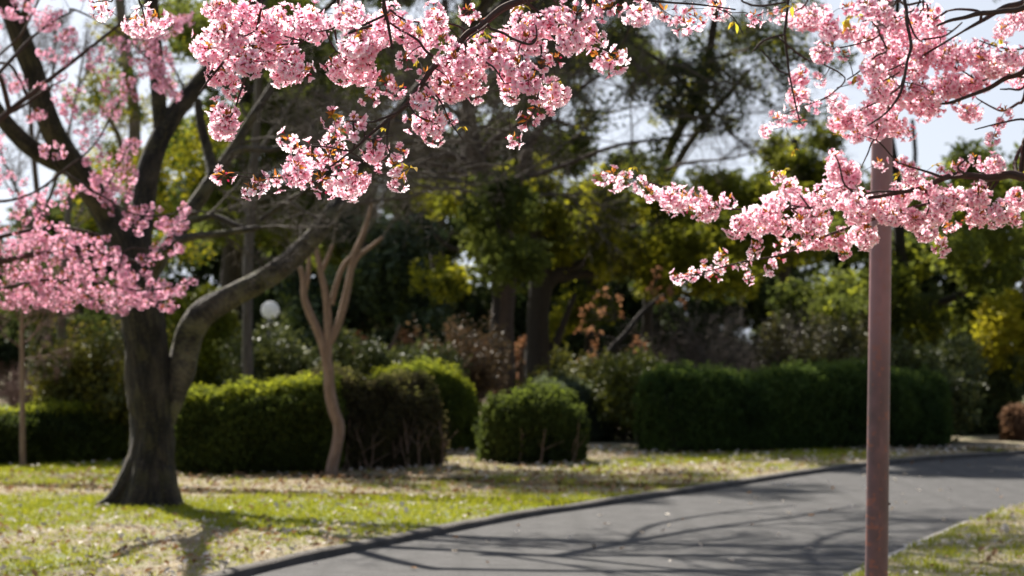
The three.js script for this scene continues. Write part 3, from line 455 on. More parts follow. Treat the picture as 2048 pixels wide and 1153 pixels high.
// grey twiggy bush behind the right hedge
function bareBush(name, label, bx, by, d, n, len, spread, mat, seed) {
  const rnd = rng(seed), b = at(bx, by, d); b.y = 0; const t = thing(name, label, 'shrub', b), w = new Wood();
  for (let k = 0; k < n; k++) { const a = (rnd() - 0.5) * spread; grow(w, V(b.x + a * 0.35, -0.02, b.z + (rnd() - 0.5) * 0.8), V(a, 1, (rnd() - 0.5) * 0.8), len * lerp(0.7, 1.1, rnd()), 0.014, 3, { step: 0.2, wander: 0.3, up: 0.0, kids: 6, lift: 0.05, rmin: 0.003 }, rnd); }
  part('stems', w.geo(), mat, t, 'stuff'); return t;
}
bareBush('bare_shrub', 'big grey mass of bare twigs rising behind the long right hedge', 1480, 800, 36, 22, 1.5, 2.2, M.twig, 61);
bareBush('bare_shrub', 'smaller bare twiggy shrub left of the grey twig mass, behind the gap in the bushes', 1350, 800, 37, 9, 1.4, 1.3, M.brownTwig, 62);
bareBush('bare_shrub', 'pinkish-brown leafless shrub at the far left edge', -5, 840, 36, 14, 0.95, 1.8, wood(0.2, 0.12, 0.11, 0.002), 63);

// ---------------------------------------------------------------- hedges and clipped bushes
function hedge(o) {
  const rnd = rng(o.seed), a = groundAt(o.x0, o.y0), b = groundAt(o.x1, o.y1), c = a.clone().add(b).multiplyScalar(0.5), L = a.distanceTo(b), dir = b.clone().sub(a).normalize(), back = V(dir.z, 0, -dir.x); if (back.z > 0) back.negate();
  const ctr = c.clone().addScaledVector(back, o.t / 2), t = thing(o.name ?? 'hedge', o.label, o.category ?? 'hedge', ctr, o.group), h = o.h, T = o.t, R = o.round ?? 0.25;
  // surface point: u along, angle round the section from front foot over the top to the back foot
  const pt = (u, s, inset) => {
    const e = Math.pow(Math.abs(u), 6), endK = 1 - (o.endRound ?? 0.5) * Math.pow(Math.abs(u), o.endPow ?? 8);
    const ang = s * Math.PI, cx = -Math.cos(ang), sy = Math.sin(ang), p = 2 / (o.square ?? 5), X = Math.sign(cx) * Math.pow(Math.abs(cx), p), Y = Math.pow(sy, p);
    const x = u * L / 2, n = 0.5 + (fbm(x * 1.1 + o.seed, s * 3, 0.7 + o.seed, 3) - 0.5) * 1.0, k = 1 + (o.bump ?? 0.34) * (n - 0.5) * 2 + 0.5 * (o.bump ?? 0.34) * (fbm(x * 4.2 + o.seed, s * 7, 3.1, 2) - 0.5);
    return ctr.clone().addScaledVector(dir, x * (1 - 0.05 * (1 - k))).addScaledVector(back, X * (T / 2 - inset) * endK * k).add(V(0, 0.03 + Y * (h - inset) * k * (0.75 + 0.25 * endK), 0));
  };
  const tab = [0]; { let q = pt(0, 0, 0); for (let i = 1; i <= 400; i++) { const v = pt(0, i / 400, 0); tab.push(tab[i - 1] + v.distanceTo(q)); q = v; } }
  const even = (f) => { const w = f * tab[400]; let lo = 0, hi = 400; while (hi - lo > 1) { const m = (lo + hi) >> 1; if (tab[m] < w) lo = m; else hi = m; } return (lo + (w - tab[lo]) / (tab[hi] - tab[lo] || 1)) / 400; };
  { const g = new THREE.PlaneGeometry(1, 1, 40, 20), P = g.attributes.position; for (let i = 0; i < P.count; i++) { const v = pt(P.getX(i) * 1.94, even(P.getY(i) + 0.5), 0.13); P.setXYZ(i, v.x, Math.max(-0.02, v.y - 0.04), v.z); } g.computeVertexNormals(); part('shade_core', g, new THREE.MeshStandardMaterial({ color: lin(0.028, 0.026, 0.015), roughness: 1, side: THREE.DoubleSide }), t); }  // solid dark shell, its colour standing in for shade between the leaves
  const ms = [], cs = [], n = Math.round((L * (2 * h + T) + 2 * h * T) * (o.density ?? 620));
  for (let k = 0; k < n; k++) {
    let u = rnd() * 2 - 1; if (rnd() < 0.10) u = Math.sign(u) * lerp(0.93, 1.0, rnd()); const s = even(rnd() < 0.75 ? rnd() * 0.68 : rnd());
    let inset = 0.09 * rnd() - 0.03; if (Math.abs(u) > 0.93) inset = rnd() * T * 0.5;
    const p = pt(u, s, inset + 0.05); p.addScaledVector(rdir(rnd), 0.035);
    if (p.y < 0.02) p.y = 0.02 + 0.1 * rnd();
    ms.push(place(p, (o.scale ?? 1) * lerp(0.75, 1.3, rnd()), rnd, 0.8));
    const tn = clamp(fbm(p.x * 2.2, p.y * 2.2, p.z * 2.2, 2) * 1.6 - 0.3 + (rnd() - 0.5) * 0.5, 0, 1); cs.push(lin(...mix3(o.cols[0], o.cols[1], tn)));
  }
  if (o.stems) { const w = new Wood(); for (let k = 0; k < o.stems; k++) { const p = pt(rnd() * 1.8 - 0.9, 0.004, 0.02); p.y = -0.02; grow(w, p, V((rnd() - 0.5) * 0.6, 1, 0.25), h * lerp(0.4, 0.75, rnd()), 0.014, 1, { step: 0.12, wander: 0.3, up: 0.02, kids: 3, lift: 0.2 }, rnd); } part('stems', w.geo(), M.tanBark, t, 'stuff'); }
  // loose shoots on top, tinted paler so the top reads sunlit
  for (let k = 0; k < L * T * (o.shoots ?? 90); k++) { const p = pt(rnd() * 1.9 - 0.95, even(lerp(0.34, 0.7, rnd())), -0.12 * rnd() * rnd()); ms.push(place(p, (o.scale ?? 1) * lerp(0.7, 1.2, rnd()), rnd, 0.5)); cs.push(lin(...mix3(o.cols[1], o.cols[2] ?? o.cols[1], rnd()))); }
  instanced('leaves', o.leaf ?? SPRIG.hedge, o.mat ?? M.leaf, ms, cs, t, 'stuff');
  return t;
}
const hg = [[0.05, 0.07, 0.014], [0.13, 0.16, 0.025], [0.42, 0.44, 0.03]];  // last tone brightens the top shoots as if sunlit
hedge({ label: 'clipped green hedge with its sunlit top put into brighter shoot colour, right of the big gnarled trunk', seed: 1, x0: 345, y0: 952, x1: 690, y1: 948, h: 0.86, t: 1.3, cols: hg, shoots: 260 });
hedge({ label: 'low clipped hedge at far left behind the slim trees', seed: 2, x0: -220, y0: 938, x1: 275, y1: 924, h: 0.6, t: 1.5, cols: hg, shoots: 260 });
hedge({ name: 'bush', category: 'bush', label: 'brownish clipped bush with twiggy foot behind the pale forked tree', seed: 3, x0: 655, y0: 946, x1: 930, y1: 934, h: 0.94, t: 1.2, cols: [[0.075, 0.06, 0.03], [0.12, 0.105, 0.04], [0.17, 0.17, 0.04]], square: 2.6, endPow: 3, density: 500, stems: 16, bump: 0.5 });
hedge({ name: 'bush', category: 'bush', label: 'bush with its sunlit top put into yellow-green leaf colour behind the brownish bush', shoots: 300, seed: 4, x0: 800, y0: 908, x1: 985, y1: 902, h: 0.88, t: 1.2, cols: [[0.08, 0.11, 0.018], [0.2, 0.24, 0.03], [0.44, 0.46, 0.035]], square: 3, endPow: 4 });  // lime tones stand in for sun on this top
hedge({ name: 'bush', category: 'bush', label: 'bright yellow-green leafy shrub glimpsed between the gnarled trunk and the hedge', seed: 10, x0: 330, y0: 880, x1: 455, y1: 880, h: 1.85, t: 1.2, cols: [[0.09, 0.11, 0.015], [0.26, 0.28, 0.02], [0.4, 0.4, 0.03]], square: 2.2, endPow: 2, bump: 0.5, density: 150, leaf: SPRIG.fine, mat: M.glossLeaf });
hedge({ name: 'bush', category: 'bush', label: 'round dark clipped bush in front of the centre trunks', seed: 5, x0: 1003, y0: 930, x1: 1192, y1: 926, h: 0.78, t: 1.1, cols: [[0.05, 0.07, 0.016], [0.12, 0.15, 0.028], [0.2, 0.25, 0.03]], square: 2.4, endPow: 3, bump: 0.5, stems: 4, endPow: 4 });
hedge({ name: 'bush', category: 'bush', label: 'greyish-green rounded bush behind the round dark bush', seed: 6, x0: 1128, y0: 888, x1: 1250, y1: 884, h: 0.76, t: 1.2, cols: [[0.09, 0.115, 0.065], [0.16, 0.19, 0.11], [0.24, 0.28, 0.15]], square: 2.6, endPow: 3 });
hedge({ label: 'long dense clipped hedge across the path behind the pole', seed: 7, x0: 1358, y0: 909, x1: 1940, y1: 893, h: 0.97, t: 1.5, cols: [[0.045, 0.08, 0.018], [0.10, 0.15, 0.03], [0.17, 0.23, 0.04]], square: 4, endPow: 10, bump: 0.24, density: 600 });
hedge({ name: 'bush', category: 'bush', label: 'loose glossy-leaved shrub right of the long hedge', seed: 8, x0: 1890, y0: 872, x1: 2060, y1: 870, h: 1.35, t: 1.3, cols: [[0.07, 0.1, 0.03], [0.17, 0.2, 0.06], [0.32, 0.34, 0.1]], square: 2.4, endPow: 3, bump: 0.4, leaf: SPRIG.fine, density: 260, mat: M.glossLeaf });
hedge({ name: 'bush', category: 'bush', label: 'small reddish-brown shrub at the right edge beyond the path', seed: 9, x0: 2020, y0: 884, x1: 2120, y1: 884, h: 0.44, t: 0.8, cols: [[0.16, 0.09, 0.05], [0.26, 0.15, 0.09], [0.28, 0.17, 0.1]], square: 2.4, endPow: 3, bump: 0.3, density: 420 });

// ---------------------------------------------------------------- globe lamp
{
  const d = 34, c = at(540, 621, d), t = thing('garden_lamp', 'white globe lamp on a slim post far behind the left hedge', 'lamp', V(c.x, 0, c.z));
  const metal = new THREE.MeshStandardMaterial({ color: lin(0.12, 0.11, 0.1), roughness: 0.5, metalness: 0.6 }), add = (n, g, m) => { const o = shade(new THREE.Mesh(g, m)); o.name = n; t.add(o); };
  add('post', new THREE.CylinderGeometry(0.04, 0.05, c.y - 0.2, 14).translate(0, (c.y - 0.2) / 2, 0), metal);
  add('collar', new THREE.LatheGeometry([[0.04, -0.24], [0.09, -0.2], [0.11, -0.15], [0.06, -0.14]].map(([x, y]) => new THREE.Vector2(x, c.y + y)), 20), metal);
  add('globe', new THREE.SphereGeometry(0.13, 28, 20).translate(0, c.y, 0), new THREE.MeshPhysicalMaterial({ color: lin(0.8, 0.8, 0.8), roughness: 0.9, transmission: 0.5, thickness: 0 }));
}

// ================================================================ the big gnarled tree
{
  const d = 21.7, P = (a, dd0 = 0) => a.map(([x, y, r, dd = 0]) => [at(x, y, d + dd + dd0), r * d / F]);
  const base = groundAt(295, 1005); base.z = -d;
  const t = thing('old_cherry_tree', 'big gnarled tree with a thick dark trunk and a long bare limb arching right', 'tree', base);
  const tr = P([[298, 1032, 96], [297, 1006, 74], [300, 975, 59], [303, 935, 49], [305, 870, 43], [302, 800, 45], [294, 720, 46], [285, 660, 47], [277, 600, 46], [268, 555, 40], [255, 515, 30]]); tr[0][0].y = -0.1;
  part('trunk', new Wood().tube(tr, 44, 0.2, 9).geo(true), M.oldBark, t);
  for (const r of [[[280, 915, 24, 0], [255, 965, 23, -0.08], [225, 1002, 16, -0.15], [185, 1021, 9, -0.2], [140, 1034, 3, -0.22]], [[318, 930, 24, -0.1], [336, 985, 20, -0.2], [350, 1016, 12, -0.28], [378, 1032, 4, -0.35]], [[290, 930, 24, -0.12], [277, 990, 20, -0.25], [262, 1024, 11, -0.36], [245, 1044, 3, -0.45]]]) part('root', new Wood().tube(P(r), 12, 0.12, 5).geo(true), M.oldBark, t);
  const limb = (a, rad = 14, lump = 0.12, mat = M.oldBark) => part('limb', new Wood().tube(P(a), rad, lump, 6).geo(true), mat, t);
  const limbBark = wood(0.085, 0.07, 0.056, 0.02); limbBark.map = oldTex; limbBark.color = lin(0.2, 0.17, 0.14);
  limb([[316, 890, 14], [334, 840, 18], [350, 790, 22], [363, 742, 29], [372, 695, 28], [386, 655, 28], [412, 624, 28], [460, 594, 26], [540, 550, 23], [600, 503, 21], [650, 448, 18], [680, 395, 16, 0.2], [718, 330, 13, 0.4], [770, 255, 11, 0.6], [840, 170, 9, 0.9], [930, 70, 7, 1.1], [1030, -60, 5, 1.3]], 20, 0.16, limbBark);
  limb([[272, 620, 36], [258, 540, 33], [240, 480, 30], [212, 425, 28], [165, 355, 26, -0.2], [115, 285, 25, -0.4], [88, 220, 22, -0.6], [65, 140, 21, -0.7], [38, 70, 21, -0.8], [5, -10, 18, -0.9], [-40, -110, 13, -1]], 18, 0.12);
  limb([[278, 600, 28], [276, 500, 27], [285, 410, 25, 0.2], [300, 330, 24, 0.3], [322, 270, 22, 0.4], [360, 210, 20, 0.5], [410, 150, 18, 0.6], [470, 70, 15, 0.8], [540, -40, 12, 1]], 16, 0.1);
  limb([[295, 560, 18], [330, 500, 18, 0.3], [380, 425, 17, 0.5], [420, 365, 15, 0.6], [458, 310, 13, 0.7], [500, 240, 10, 0.8], [545, 170, 8, 0.9], [600, 60, 6, 1.1]], 14, 0.1, limbBark);
  limb([[455, 312, 8, 0.7], [490, 298, 8, 0.6], [540, 300, 7, 0.5], [590, 290, 6, 0.5], [650, 300, 5, 0.4], [720, 320, 4, 0.3]], 9, 0.08, limbBark);
  limb([[425, 350, 12, 0.6], [415, 300, 11, 0.8], [402, 250, 10, 0.9], [395, 200, 8, 1]], 10, 0.08);
  limb([[300, 560, 11, -0.2], [330, 500, 10, -0.4], [380, 475, 8, -0.5], [440, 468, 7, -0.6], [520, 455, 5, -0.7]], 9, 0.08, limbBark);
  limb([[370, 445, 7, -0.3], [390, 440, 7, -0.4], [430, 433, 6, -0.4], [470, 450, 5.5, -0.5], [510, 460, 4, -0.5]], 9, 0.08, limbBark);
  limb([[520, 440, 5, 0.4], [570, 405, 5, 0.4], [610, 382, 4.5, 0.3], [660, 345, 4, 0.2]], 8, 0.08, limbBark);
  limb([[150, 338, 20, -0.22], [100, 318, 19, -0.3], [55, 290, 18, -0.4], [15, 250, 16, -0.5], [-20, 200, 14, -0.6], [-70, 120, 10, -0.7]], 12, 0.1);
  const rnd = rng(321), w = new Wood(), opt = { step: 0.16, wander: 0.42, up: 0.015, kids: 5, lift: 0.04, rmin: 0.0025 };
  for (const [x, y, dx, dy, len, r, lev, dd] of [[560, 545, 0.5, -0.9, 0.7, 0.014, 2, 0], [640, 450, 0.6, -0.3, 1.0, 0.016, 3, 0.1], [640, 440, -0.6, -0.5, 0.8, 0.012, 3, 0], [668, 410, 0.9, -0.1, 1.3, 0.018, 3, 0.1], [690, 380, 0.9, -0.4, 1.4, 0.018, 3, 0.2], [700, 360, -0.5, -0.6, 1.0, 0.014, 3, 0.2], [720, 330, 1, 0.02, 1.6, 0.02, 3, 0.4], [740, 300, 1, -0.15, 1.7, 0.02, 3, 0.4], [780, 245, 0.9, 0.05, 1.8, 0.02, 3, 0.6], [820, 195, 1, -0.2, 1.8, 0.018, 3, 0.8], [760, 262, -0.7, -0.5, 1.0, 0.015, 3, 0.6], [880, 125, 1, -0.05, 1.8, 0.018, 3, 1], [440, 340, 0.9, 0.1, 0.9, 0.014, 3, 0.6], [470, 290, 0.8, -0.3, 0.9, 0.013, 3, 0.7], [420, 365, 0.7, 0.4, 0.8, 0.013, 3, 0.6], [520, 455, 0.9, 0.1, 0.8, 0.012, 3, -0.7], [440, 468, 0.8, 0.4, 0.7, 0.011, 3, -0.6], [400, 440, 0.6, -0.6, 0.7, 0.011, 3, -0.4], [600, 295, 0.9, 0.3, 0.9, 0.012, 3, 0.5], [560, 300, 0.8, -0.4, 0.9, 0.012, 3, 0.5], [650, 345, 0.9, 0.2, 1.0, 0.011, 3, 0.2], [500, 240, 0.6, -0.7, 1.0, 0.013, 3, 0.8], [380, 190, -0.4, -0.9, 1.1, 0.014, 3, 0.6], [360, 420, 0.8, 0.2, 0.8, 0.012, 3, 0.4]]) grow(w, at(x, y, d + dd), V(dx, -dy, (rnd() - 0.5) * 0.9), len, r, lev, opt, rnd);
  part('twigs', w.geo(), wood(0.12, 0.1, 0.082, 0.002), t, 'stuff');
  // crown above the frame, bare: its shadow falls across lawn and path
  for (const l of [[[440, -20, 13, 1], [560, -150, 12, 1.8], [720, -260, 10, 2.6], [900, -330, 8, 3.4], [1060, -420, 5, 4]], [[930, 70, 8, 1.1], [1060, -40, 8, 2], [1180, -130, 6.5, 3], [1290, -200, 5, 3.8]], [[300, -150, 14, 0.6], [420, -330, 12, 1.6], [560, -480, 9, 2.8], [680, -600, 6, 4]], [[700, -245, 8, 2.5], [800, -380, 7, 3], [860, -520, 5, 3.6]]]) limb(l, 10, 0.1);
  for (const l of [[[540, -40, 12, 1], [620, -120, 11, 3], [720, -170, 9, 5], [850, -200, 7, 7], [960, -180, 5, 8.5]], [[620, -120, 8, 3], [700, -60, 7, 4.5], [820, -40, 6, 6], [930, -70, 4.5, 7.5]], [[850, -170, 7, 0.95], [900, -90, 6, 2.2], [990, -50, 5.5, 3.6], [1090, -60, 4.5, 5]]]) limb(l, 9, 0.1);
  limb([[322, 270, 16, 0.4], [310, 100, 16, 0.5], [300, -40, 15, 0.5], [300, -160, 14, 0.6]], 12, 0.1);
  const w2 = new Wood(), up = { step: 0.4, wander: 0.34, up: 0.05, kids: 7, lift: 0.12, rmin: 0.004 };
  for (const [x, y, dd, dx, dy, dz, len, r] of [[1030, -60, 1.3, 0.9, 0.35, 0.1, 3.0, 0.03], [930, 70, 1.1, 0.6, 0.5, 0.7, 2.8, 0.035], [840, 170, 0.9, 0.9, 0.5, -0.5, 2.6, 0.03], [540, -40, 1, 0.6, 0.8, 0.2, 3.2, 0.05], [470, 70, 0.8, 0.5, 0.7, 0.8, 3, 0.04], [600, 60, 1.1, 0.9, 0.6, 0.3, 3, 0.03], [-40, -110, -1, -0.2, 1, 0.3, 3, 0.05], [38, 70, -0.8, 0.3, 0.8, 0.7, 2.8, 0.04], [-70, 120, -0.7, -0.8, 0.6, 0.2, 2.5, 0.035], [1000, -20, 1.3, 0.5, 0.3, 1, 2.5, 0.03], [770, -60, 2.2, 0.9, -0.2, 0.1, 2.6, 0.03], [1060, -40, 2, 0.9, -0.2, 0.1, 2.2, 0.028], [640, -200, 2.1, 0.8, -0.3, 0.5, 2.6, 0.032], [960, -350, 3.6, 0.8, -0.4, -0.5, 2.4, 0.03], [500, -90, 1.4, 1, -0.1, -0.6, 2.4, 0.03], [860, -300, 3.2, 0.6, -0.5, 0.4, 2.2, 0.028], [720, -170, 5, 0.9, -0.1, -0.3, 2.4, 0.035], [850, -200, 7, 0.9, 0, 0.3, 2.4, 0.03], [820, -40, 6, 0.9, 0.2, -0.3, 2.2, 0.03], [990, -50, 3.6, 0.9, 0.1, -0.4, 2.2, 0.03], [720, -260, 2.6, 0.9, 0.1, -0.2, 2.6, 0.04], [900, -330, 3.4, 0.9, -0.1, 0.3, 2.4, 0.035], [560, -150, 1.8, 0.7, 0.3, -0.6, 2.4, 0.04], [1180, -130, 3, 0.9, 0.1, 0.4, 2.2, 0.03], [560, -480, 2.8, 0.9, 0.1, 0.3, 2.6, 0.035], [420, -330, 1.6, 0.9, 0.2, -0.4, 2.6, 0.035], [800, -380, 3, 0.9, -0.1, -0.3, 2.4, 0.03]]) grow(w2, at(x, y, d + dd), V(dx, dy, dz), len, r, 3, up, rnd);
  part('branch', w2.geo(), M.oldBark, t, 'stuff');
}

// ---------------------------------------------------------------- pale forked crape myrtle
{
  const d = 26.2, P = (a) => a.map(([x, y, r, dd = 0]) => [at(x, y, d + dd), r * d / F]), base = at(663, 948, d); base.y = 0;
  const t = thing('crape_myrtle', 'smooth tan-barked leafless tree with a crooked stem and upright forks, in front of the hedge', 'tree', base), rnd = rng(17);
  const tr = P([[662, 955, 14], [664, 935, 12.5], [673, 895, 11.5], [678, 855, 11.5], [667, 820, 12], [659, 780, 11.5], [657, 740, 11], [648, 700, 10], [640, 672, 9]]); tr[0][0].y = -0.04;
  part('trunk', new Wood().tube(tr, 16, 0.1, 6).geo(true), M.tanBark, t);
  for (const l of [[[650, 705, 9], [636, 665, 9], [618, 625, 8], [608, 595, 7], [606, 560, 6], [600, 535, 5]], [[608, 590, 5], [616, 550, 5], [618, 515, 4], [622, 490, 3]], [[654, 725, 10], [656, 680, 9], [655, 630, 8], [650, 585, 7], [640, 540, 6], [632, 495, 5]], [[642, 545, 5], [655, 515, 4], [665, 490, 3]], [[656, 690, 9], [676, 650, 8], [690, 600, 8], [700, 550, 7], [708, 510, 6], [725, 470, 5], [738, 430, 4], [744, 400, 3]], [[700, 545, 6], [715, 515, 5], [740, 495, 4], [765, 475, 3]], [[662, 610, 6], [672, 570, 5.5], [685, 535, 5], [700, 515, 4], [720, 500, 3]]])
    part('branch', new Wood().tube(P(l), 9, 0.08, 5).geo(true), M.tanBark, t);
  const w = new Wood(); for (const [x, y, dx] of [[600, 535, -0.3], [622, 490, 0.2], [632, 495, -0.2], [665, 490, 0.4], [744, 400, 0.2], [765, 475, 0.8], [720, 500, 0.6], [738, 430, 0.6]]) grow(w, at(x, y, d), V(dx, 1, (rnd() - 0.5) * 0.6), 0.6, 0.009, 3, { step: 0.1, wander: 0.3, up: 0.02, kids: 4, lift: 0.1 }, rnd);
  part('twigs', w.geo(), M.twig, t, 'stuff');
}

// ---------------------------------------------------------------- metal pole by the path
{
  const d = 12.4, foot = at(1752, 1200, d), top = at(1770, -150, d), b = V(foot.x, 0, foot.z), t = thing('metal_pole', 'dusty pink painted metal pole standing on the verge by the path', 'pole', b);
  const paintAndShade = dataTex(512, (u, v) => {
    const n = fbm(u * 6, v * 60, 1.2, 3), r = fbm(u * 10 + 3, v * 130, 7.7, 3), low = 1 - sstep(v + 0.05 * (n - 0.5), 0.33, 0.47);  // darker lower shaft; lighter upper part imitates glow from the blossoms
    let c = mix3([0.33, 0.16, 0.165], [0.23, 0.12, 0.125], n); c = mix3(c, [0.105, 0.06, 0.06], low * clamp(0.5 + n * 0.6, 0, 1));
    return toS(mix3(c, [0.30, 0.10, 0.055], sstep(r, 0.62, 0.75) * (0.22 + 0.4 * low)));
  }, true, 1024);
  const m = new THREE.MeshStandardMaterial({ map: paintAndShade, roughness: 0.52, bumpMap: asphaltBump, bumpScale: 0.0006 }), H = top.y, r0 = 0.059, r1 = 0.052;
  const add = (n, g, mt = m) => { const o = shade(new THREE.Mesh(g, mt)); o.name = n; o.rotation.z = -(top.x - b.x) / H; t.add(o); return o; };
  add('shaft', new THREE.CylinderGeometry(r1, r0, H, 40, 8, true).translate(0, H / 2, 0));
  add('cap', new THREE.SphereGeometry(r1, 24, 10, 0, 6.2832, 0, 1.5708).translate(0, H - 0.002, 0));
  { const p = at(1776, 1008, d), g = new THREE.CylinderGeometry(0.007, 0.007, 0.012, 6).rotateZ(Math.PI / 2).translate(r0 - 0.001, p.y, 0.012); add('bolt', g, new THREE.MeshStandardMaterial({ color: lin(0.1, 0.07, 0.06), roughness: 0.6, metalness: 0.5 })); }
  add('foot_flange', new THREE.CylinderGeometry(0.11, 0.12, 0.02, 32).translate(0, 0.012, 0));
}

// ================================================================ cherry trees in blossom
function cherry(o) {
  const rnd = rng(o.seed), base = o.trunk[0][0].clone(); base.y = 0;
  const t = thing('cherry_tree', o.label, 'tree', base), net = [];   // net: [point, radius]
  const addTube = (name, pts, radial, lump, per) => { part(name, new Wood().tube(pts, radial, lump, per).geo(lump > 0), M.cherryBark, t); };
  const sample = (pts) => { for (let s = 0; s < pts.length - 1; s++) { const L = pts[s][0].distanceTo(pts[s + 1][0]), n = Math.max(1, Math.ceil(L / 0.04)); for (let k = 0; k < n; k++) net.push([pts[s][0].clone().lerp(pts[s + 1][0], k / n), lerp(pts[s][1], pts[s + 1][1], k / n)]); } net.push(pts[pts.length - 1]); };
  addTube('trunk', o.trunk, 22, 0.14, 6); sample(o.trunk);
  for (const l of o.limbs) { addTube('limb', l, 14, 0.1, 6); sample(l); }
  const frame = net.slice();
  const nearest = (p, list) => { let b = null, e = 1e9; for (const q of list) { const k = p.distanceToSquared(q[0]); if (k < e) { e = k; b = q; } } return b; };
  for (const l of o.branches) {
    const j = (rnd() - 0.85) * o.jit * 1.0, k = (rnd() - 0.5) * o.jit * 1.6;
    const pts = l.map(([x, y, r], i) => [at(x + (rnd() - 0.5) * 3, y + (rnd() - 0.5) * 3, o.d + j + k * i / l.length), Math.max(0.0012, r * o.d / F)]);
    const [x0, y0] = l[0];
    if (y0 < 12 || x0 > 2035 || x0 < 10) {          // runs on out of the picture to the limb it grows from
      const q = nearest(pts[0][0], frame), m = pts[0][0].clone().lerp(q[0], 0.5); m.y += 0.04 + 0.1 * rnd();
      pts.unshift([q[0].clone(), Math.max(pts[0][1] * 1.3, 0.004)], [m, pts[0][1] * 1.12]);
    } else { const q = nearest(pts[0][0], net); if (q[0].distanceTo(pts[0][0]) < 0.5) pts.unshift([q[0].clone(), Math.max(pts[0][1], 0.002)]); }
    addTube('branch', pts, 7, 0.06, 5); sample(pts);
  }
  // places for the bunches
  const spots = [], cell = new Map(), key = (p) => `${Math.floor(p.x / 0.08)},${Math.floor(p.y / 0.08)},${Math.floor(p.z / 0.08)}`;
  for (const [ex, ey, rx, ry, k = 1] of o.ells) {
    const R = o.rad * F / o.d, ax = Math.max(4, (rx - R * 0.6) * (o.spread ?? 1)), ay = Math.max(3, (ry - R * 0.6) * (o.spread ?? 1)), n = Math.max(1, Math.round(k * o.fill * rx * ry / (R * R)));
    for (let i = 0; i < n; i++) { const a = rnd() * 6.283, s = Math.sqrt(rnd()); spots.push([at(ex + ax * s * Math.cos(a), ey + ay * s * Math.sin(a), o.d + (rnd() + rnd() - 1) * o.jit), Math.min(rx, ry) < R * 0.72]); }
  }
  // grow twigs to them, nearest first
  const w = new Wood(), left = spots.map(([p, small]) => { const q = nearest(p, net); return { p, small, q, e: p.distanceTo(q[0]) }; });
  while (left.length) {
    let bi = 0; for (let i = 1; i < left.length; i++) if (left[i].e < left[bi].e) bi = i;
    const c = left.splice(bi, 1)[0], a = c.q[0], L = c.e, pts = [];
    const n = Math.max(2, Math.ceil(L / 0.05)), ra = Math.min(c.q[1] * 0.8, 0.0018 + L * 0.006), bow = rdir(rnd).multiplyScalar(L * 0.14); bow.y = Math.abs(bow.y) * 0.6;
    for (let i = 0; i <= n; i++) { const s = i / n; pts.push([a.clone().lerp(c.p, s).addScaledVector(bow, Math.sin(s * 3.14159)).addScaledVector(rdir(rnd), i > 0 && i < n ? 0.006 : 0), lerp(ra, 0.0012, s)]); }
    if (L > 0.012) w.tube(pts, 5, 0, 2);
    for (let i = 1; i <= n; i++) { net.push(pts[i]); for (const m of left) { const e = m.p.distanceTo(pts[i][0]); if (e < m.e) { m.e = e; m.q = pts[i]; } } }
  }
  part('twigs', w.geo(), M.cherryBark, t, 'stuff');
  // bunches: the first 300 as parts (the sharpest with each flower its own piece), the rest joined
  const order = spots.map((s, i) => [s, i, Math.abs(s[0].z + (o.sharp ?? o.d))]).sort((a, b) => a[2] - b[2]);
  let flowers = 0; const rest = BUNCHES.map(() => []), sc = o.scale ?? 1;
  order.forEach(([[p, small]], i) => {
    const set = small || rnd() < (o.tiny ?? 0) ? SMALL : BUNCHES, b = set[Math.floor(rnd() * set.length)], m = place(p, sc * lerp(0.85, 1.15, rnd()), rnd, 0.35);
    if (i >= 300 || o.far) { rest[0].push([null, m, b]); return; }
    const own = !small && o.sharp && flowers + b.list.length <= 300, tint = o.petal ?? [M.petal, M.petalRose, M.petalPale, M.petal][Math.floor(rnd() * 4)], e = shade(new THREE.Mesh(own ? b.stalks : b.all, tint));
    e.name = 'blossom_cluster'; m.decompose(e.position, e.quaternion, e.scale); e.position.sub(base); t.add(e);
    if (own) for (const [g, fm] of b.list) { const fl = shade(new THREE.Mesh(g, tint)); fl.name = 'blossom'; fm.decompose(fl.position, fl.quaternion, fl.scale); e.add(fl); flowers++; }
  });
  const by = new Map(); for (const l of rest) for (const [, m, b] of l) { if (!by.has(b)) by.set(b, []); by.get(b).push(m); }
  for (const [b, ms] of by) instanced('blossom_mass', b.all, o.petal ?? M.petal, ms, null, t, 'stuff');
  // young leaves
  for (const [x, y, s = 1] of o.leaves ?? []) {
    const p = at(x, y, o.d + (rnd() - 0.5) * 0.2), q = nearest(p, net)[0], f = new Faces(), n = 3 + Math.floor(rnd() * 3), wl = new Wood();
    for (let k = 0; k < n; k++) { const dd = rdir(rnd); dd.y = dd.y * 0.6 - 0.2; dd.normalize(); const nn = V(0, 1, 0).addScaledVector(rdir(rnd), 0.7); nn.addScaledVector(dd, -nn.dot(dd)).normalize(); f.leaf(p.clone(), dd, nn, 0.034 * s * lerp(0.7, 1.2, rnd()), 0.014 * s, mix3([0.42, 0.40, 0.04], [0.50, 0.34, 0.04], rnd()), 0.3, 0.35); }
    part('young_leaves', f.geo(true), M.petal, t); wl.tube([[q.clone(), 0.0012], [q.clone().lerp(p, 0.6).add(V(0, 0.004, 0)), 0.001], [p, 0.0008]], 4, 0, 2); part('leaf_stalk', wl.geo(), M.cherryBark, t);
  }
  return t;
}

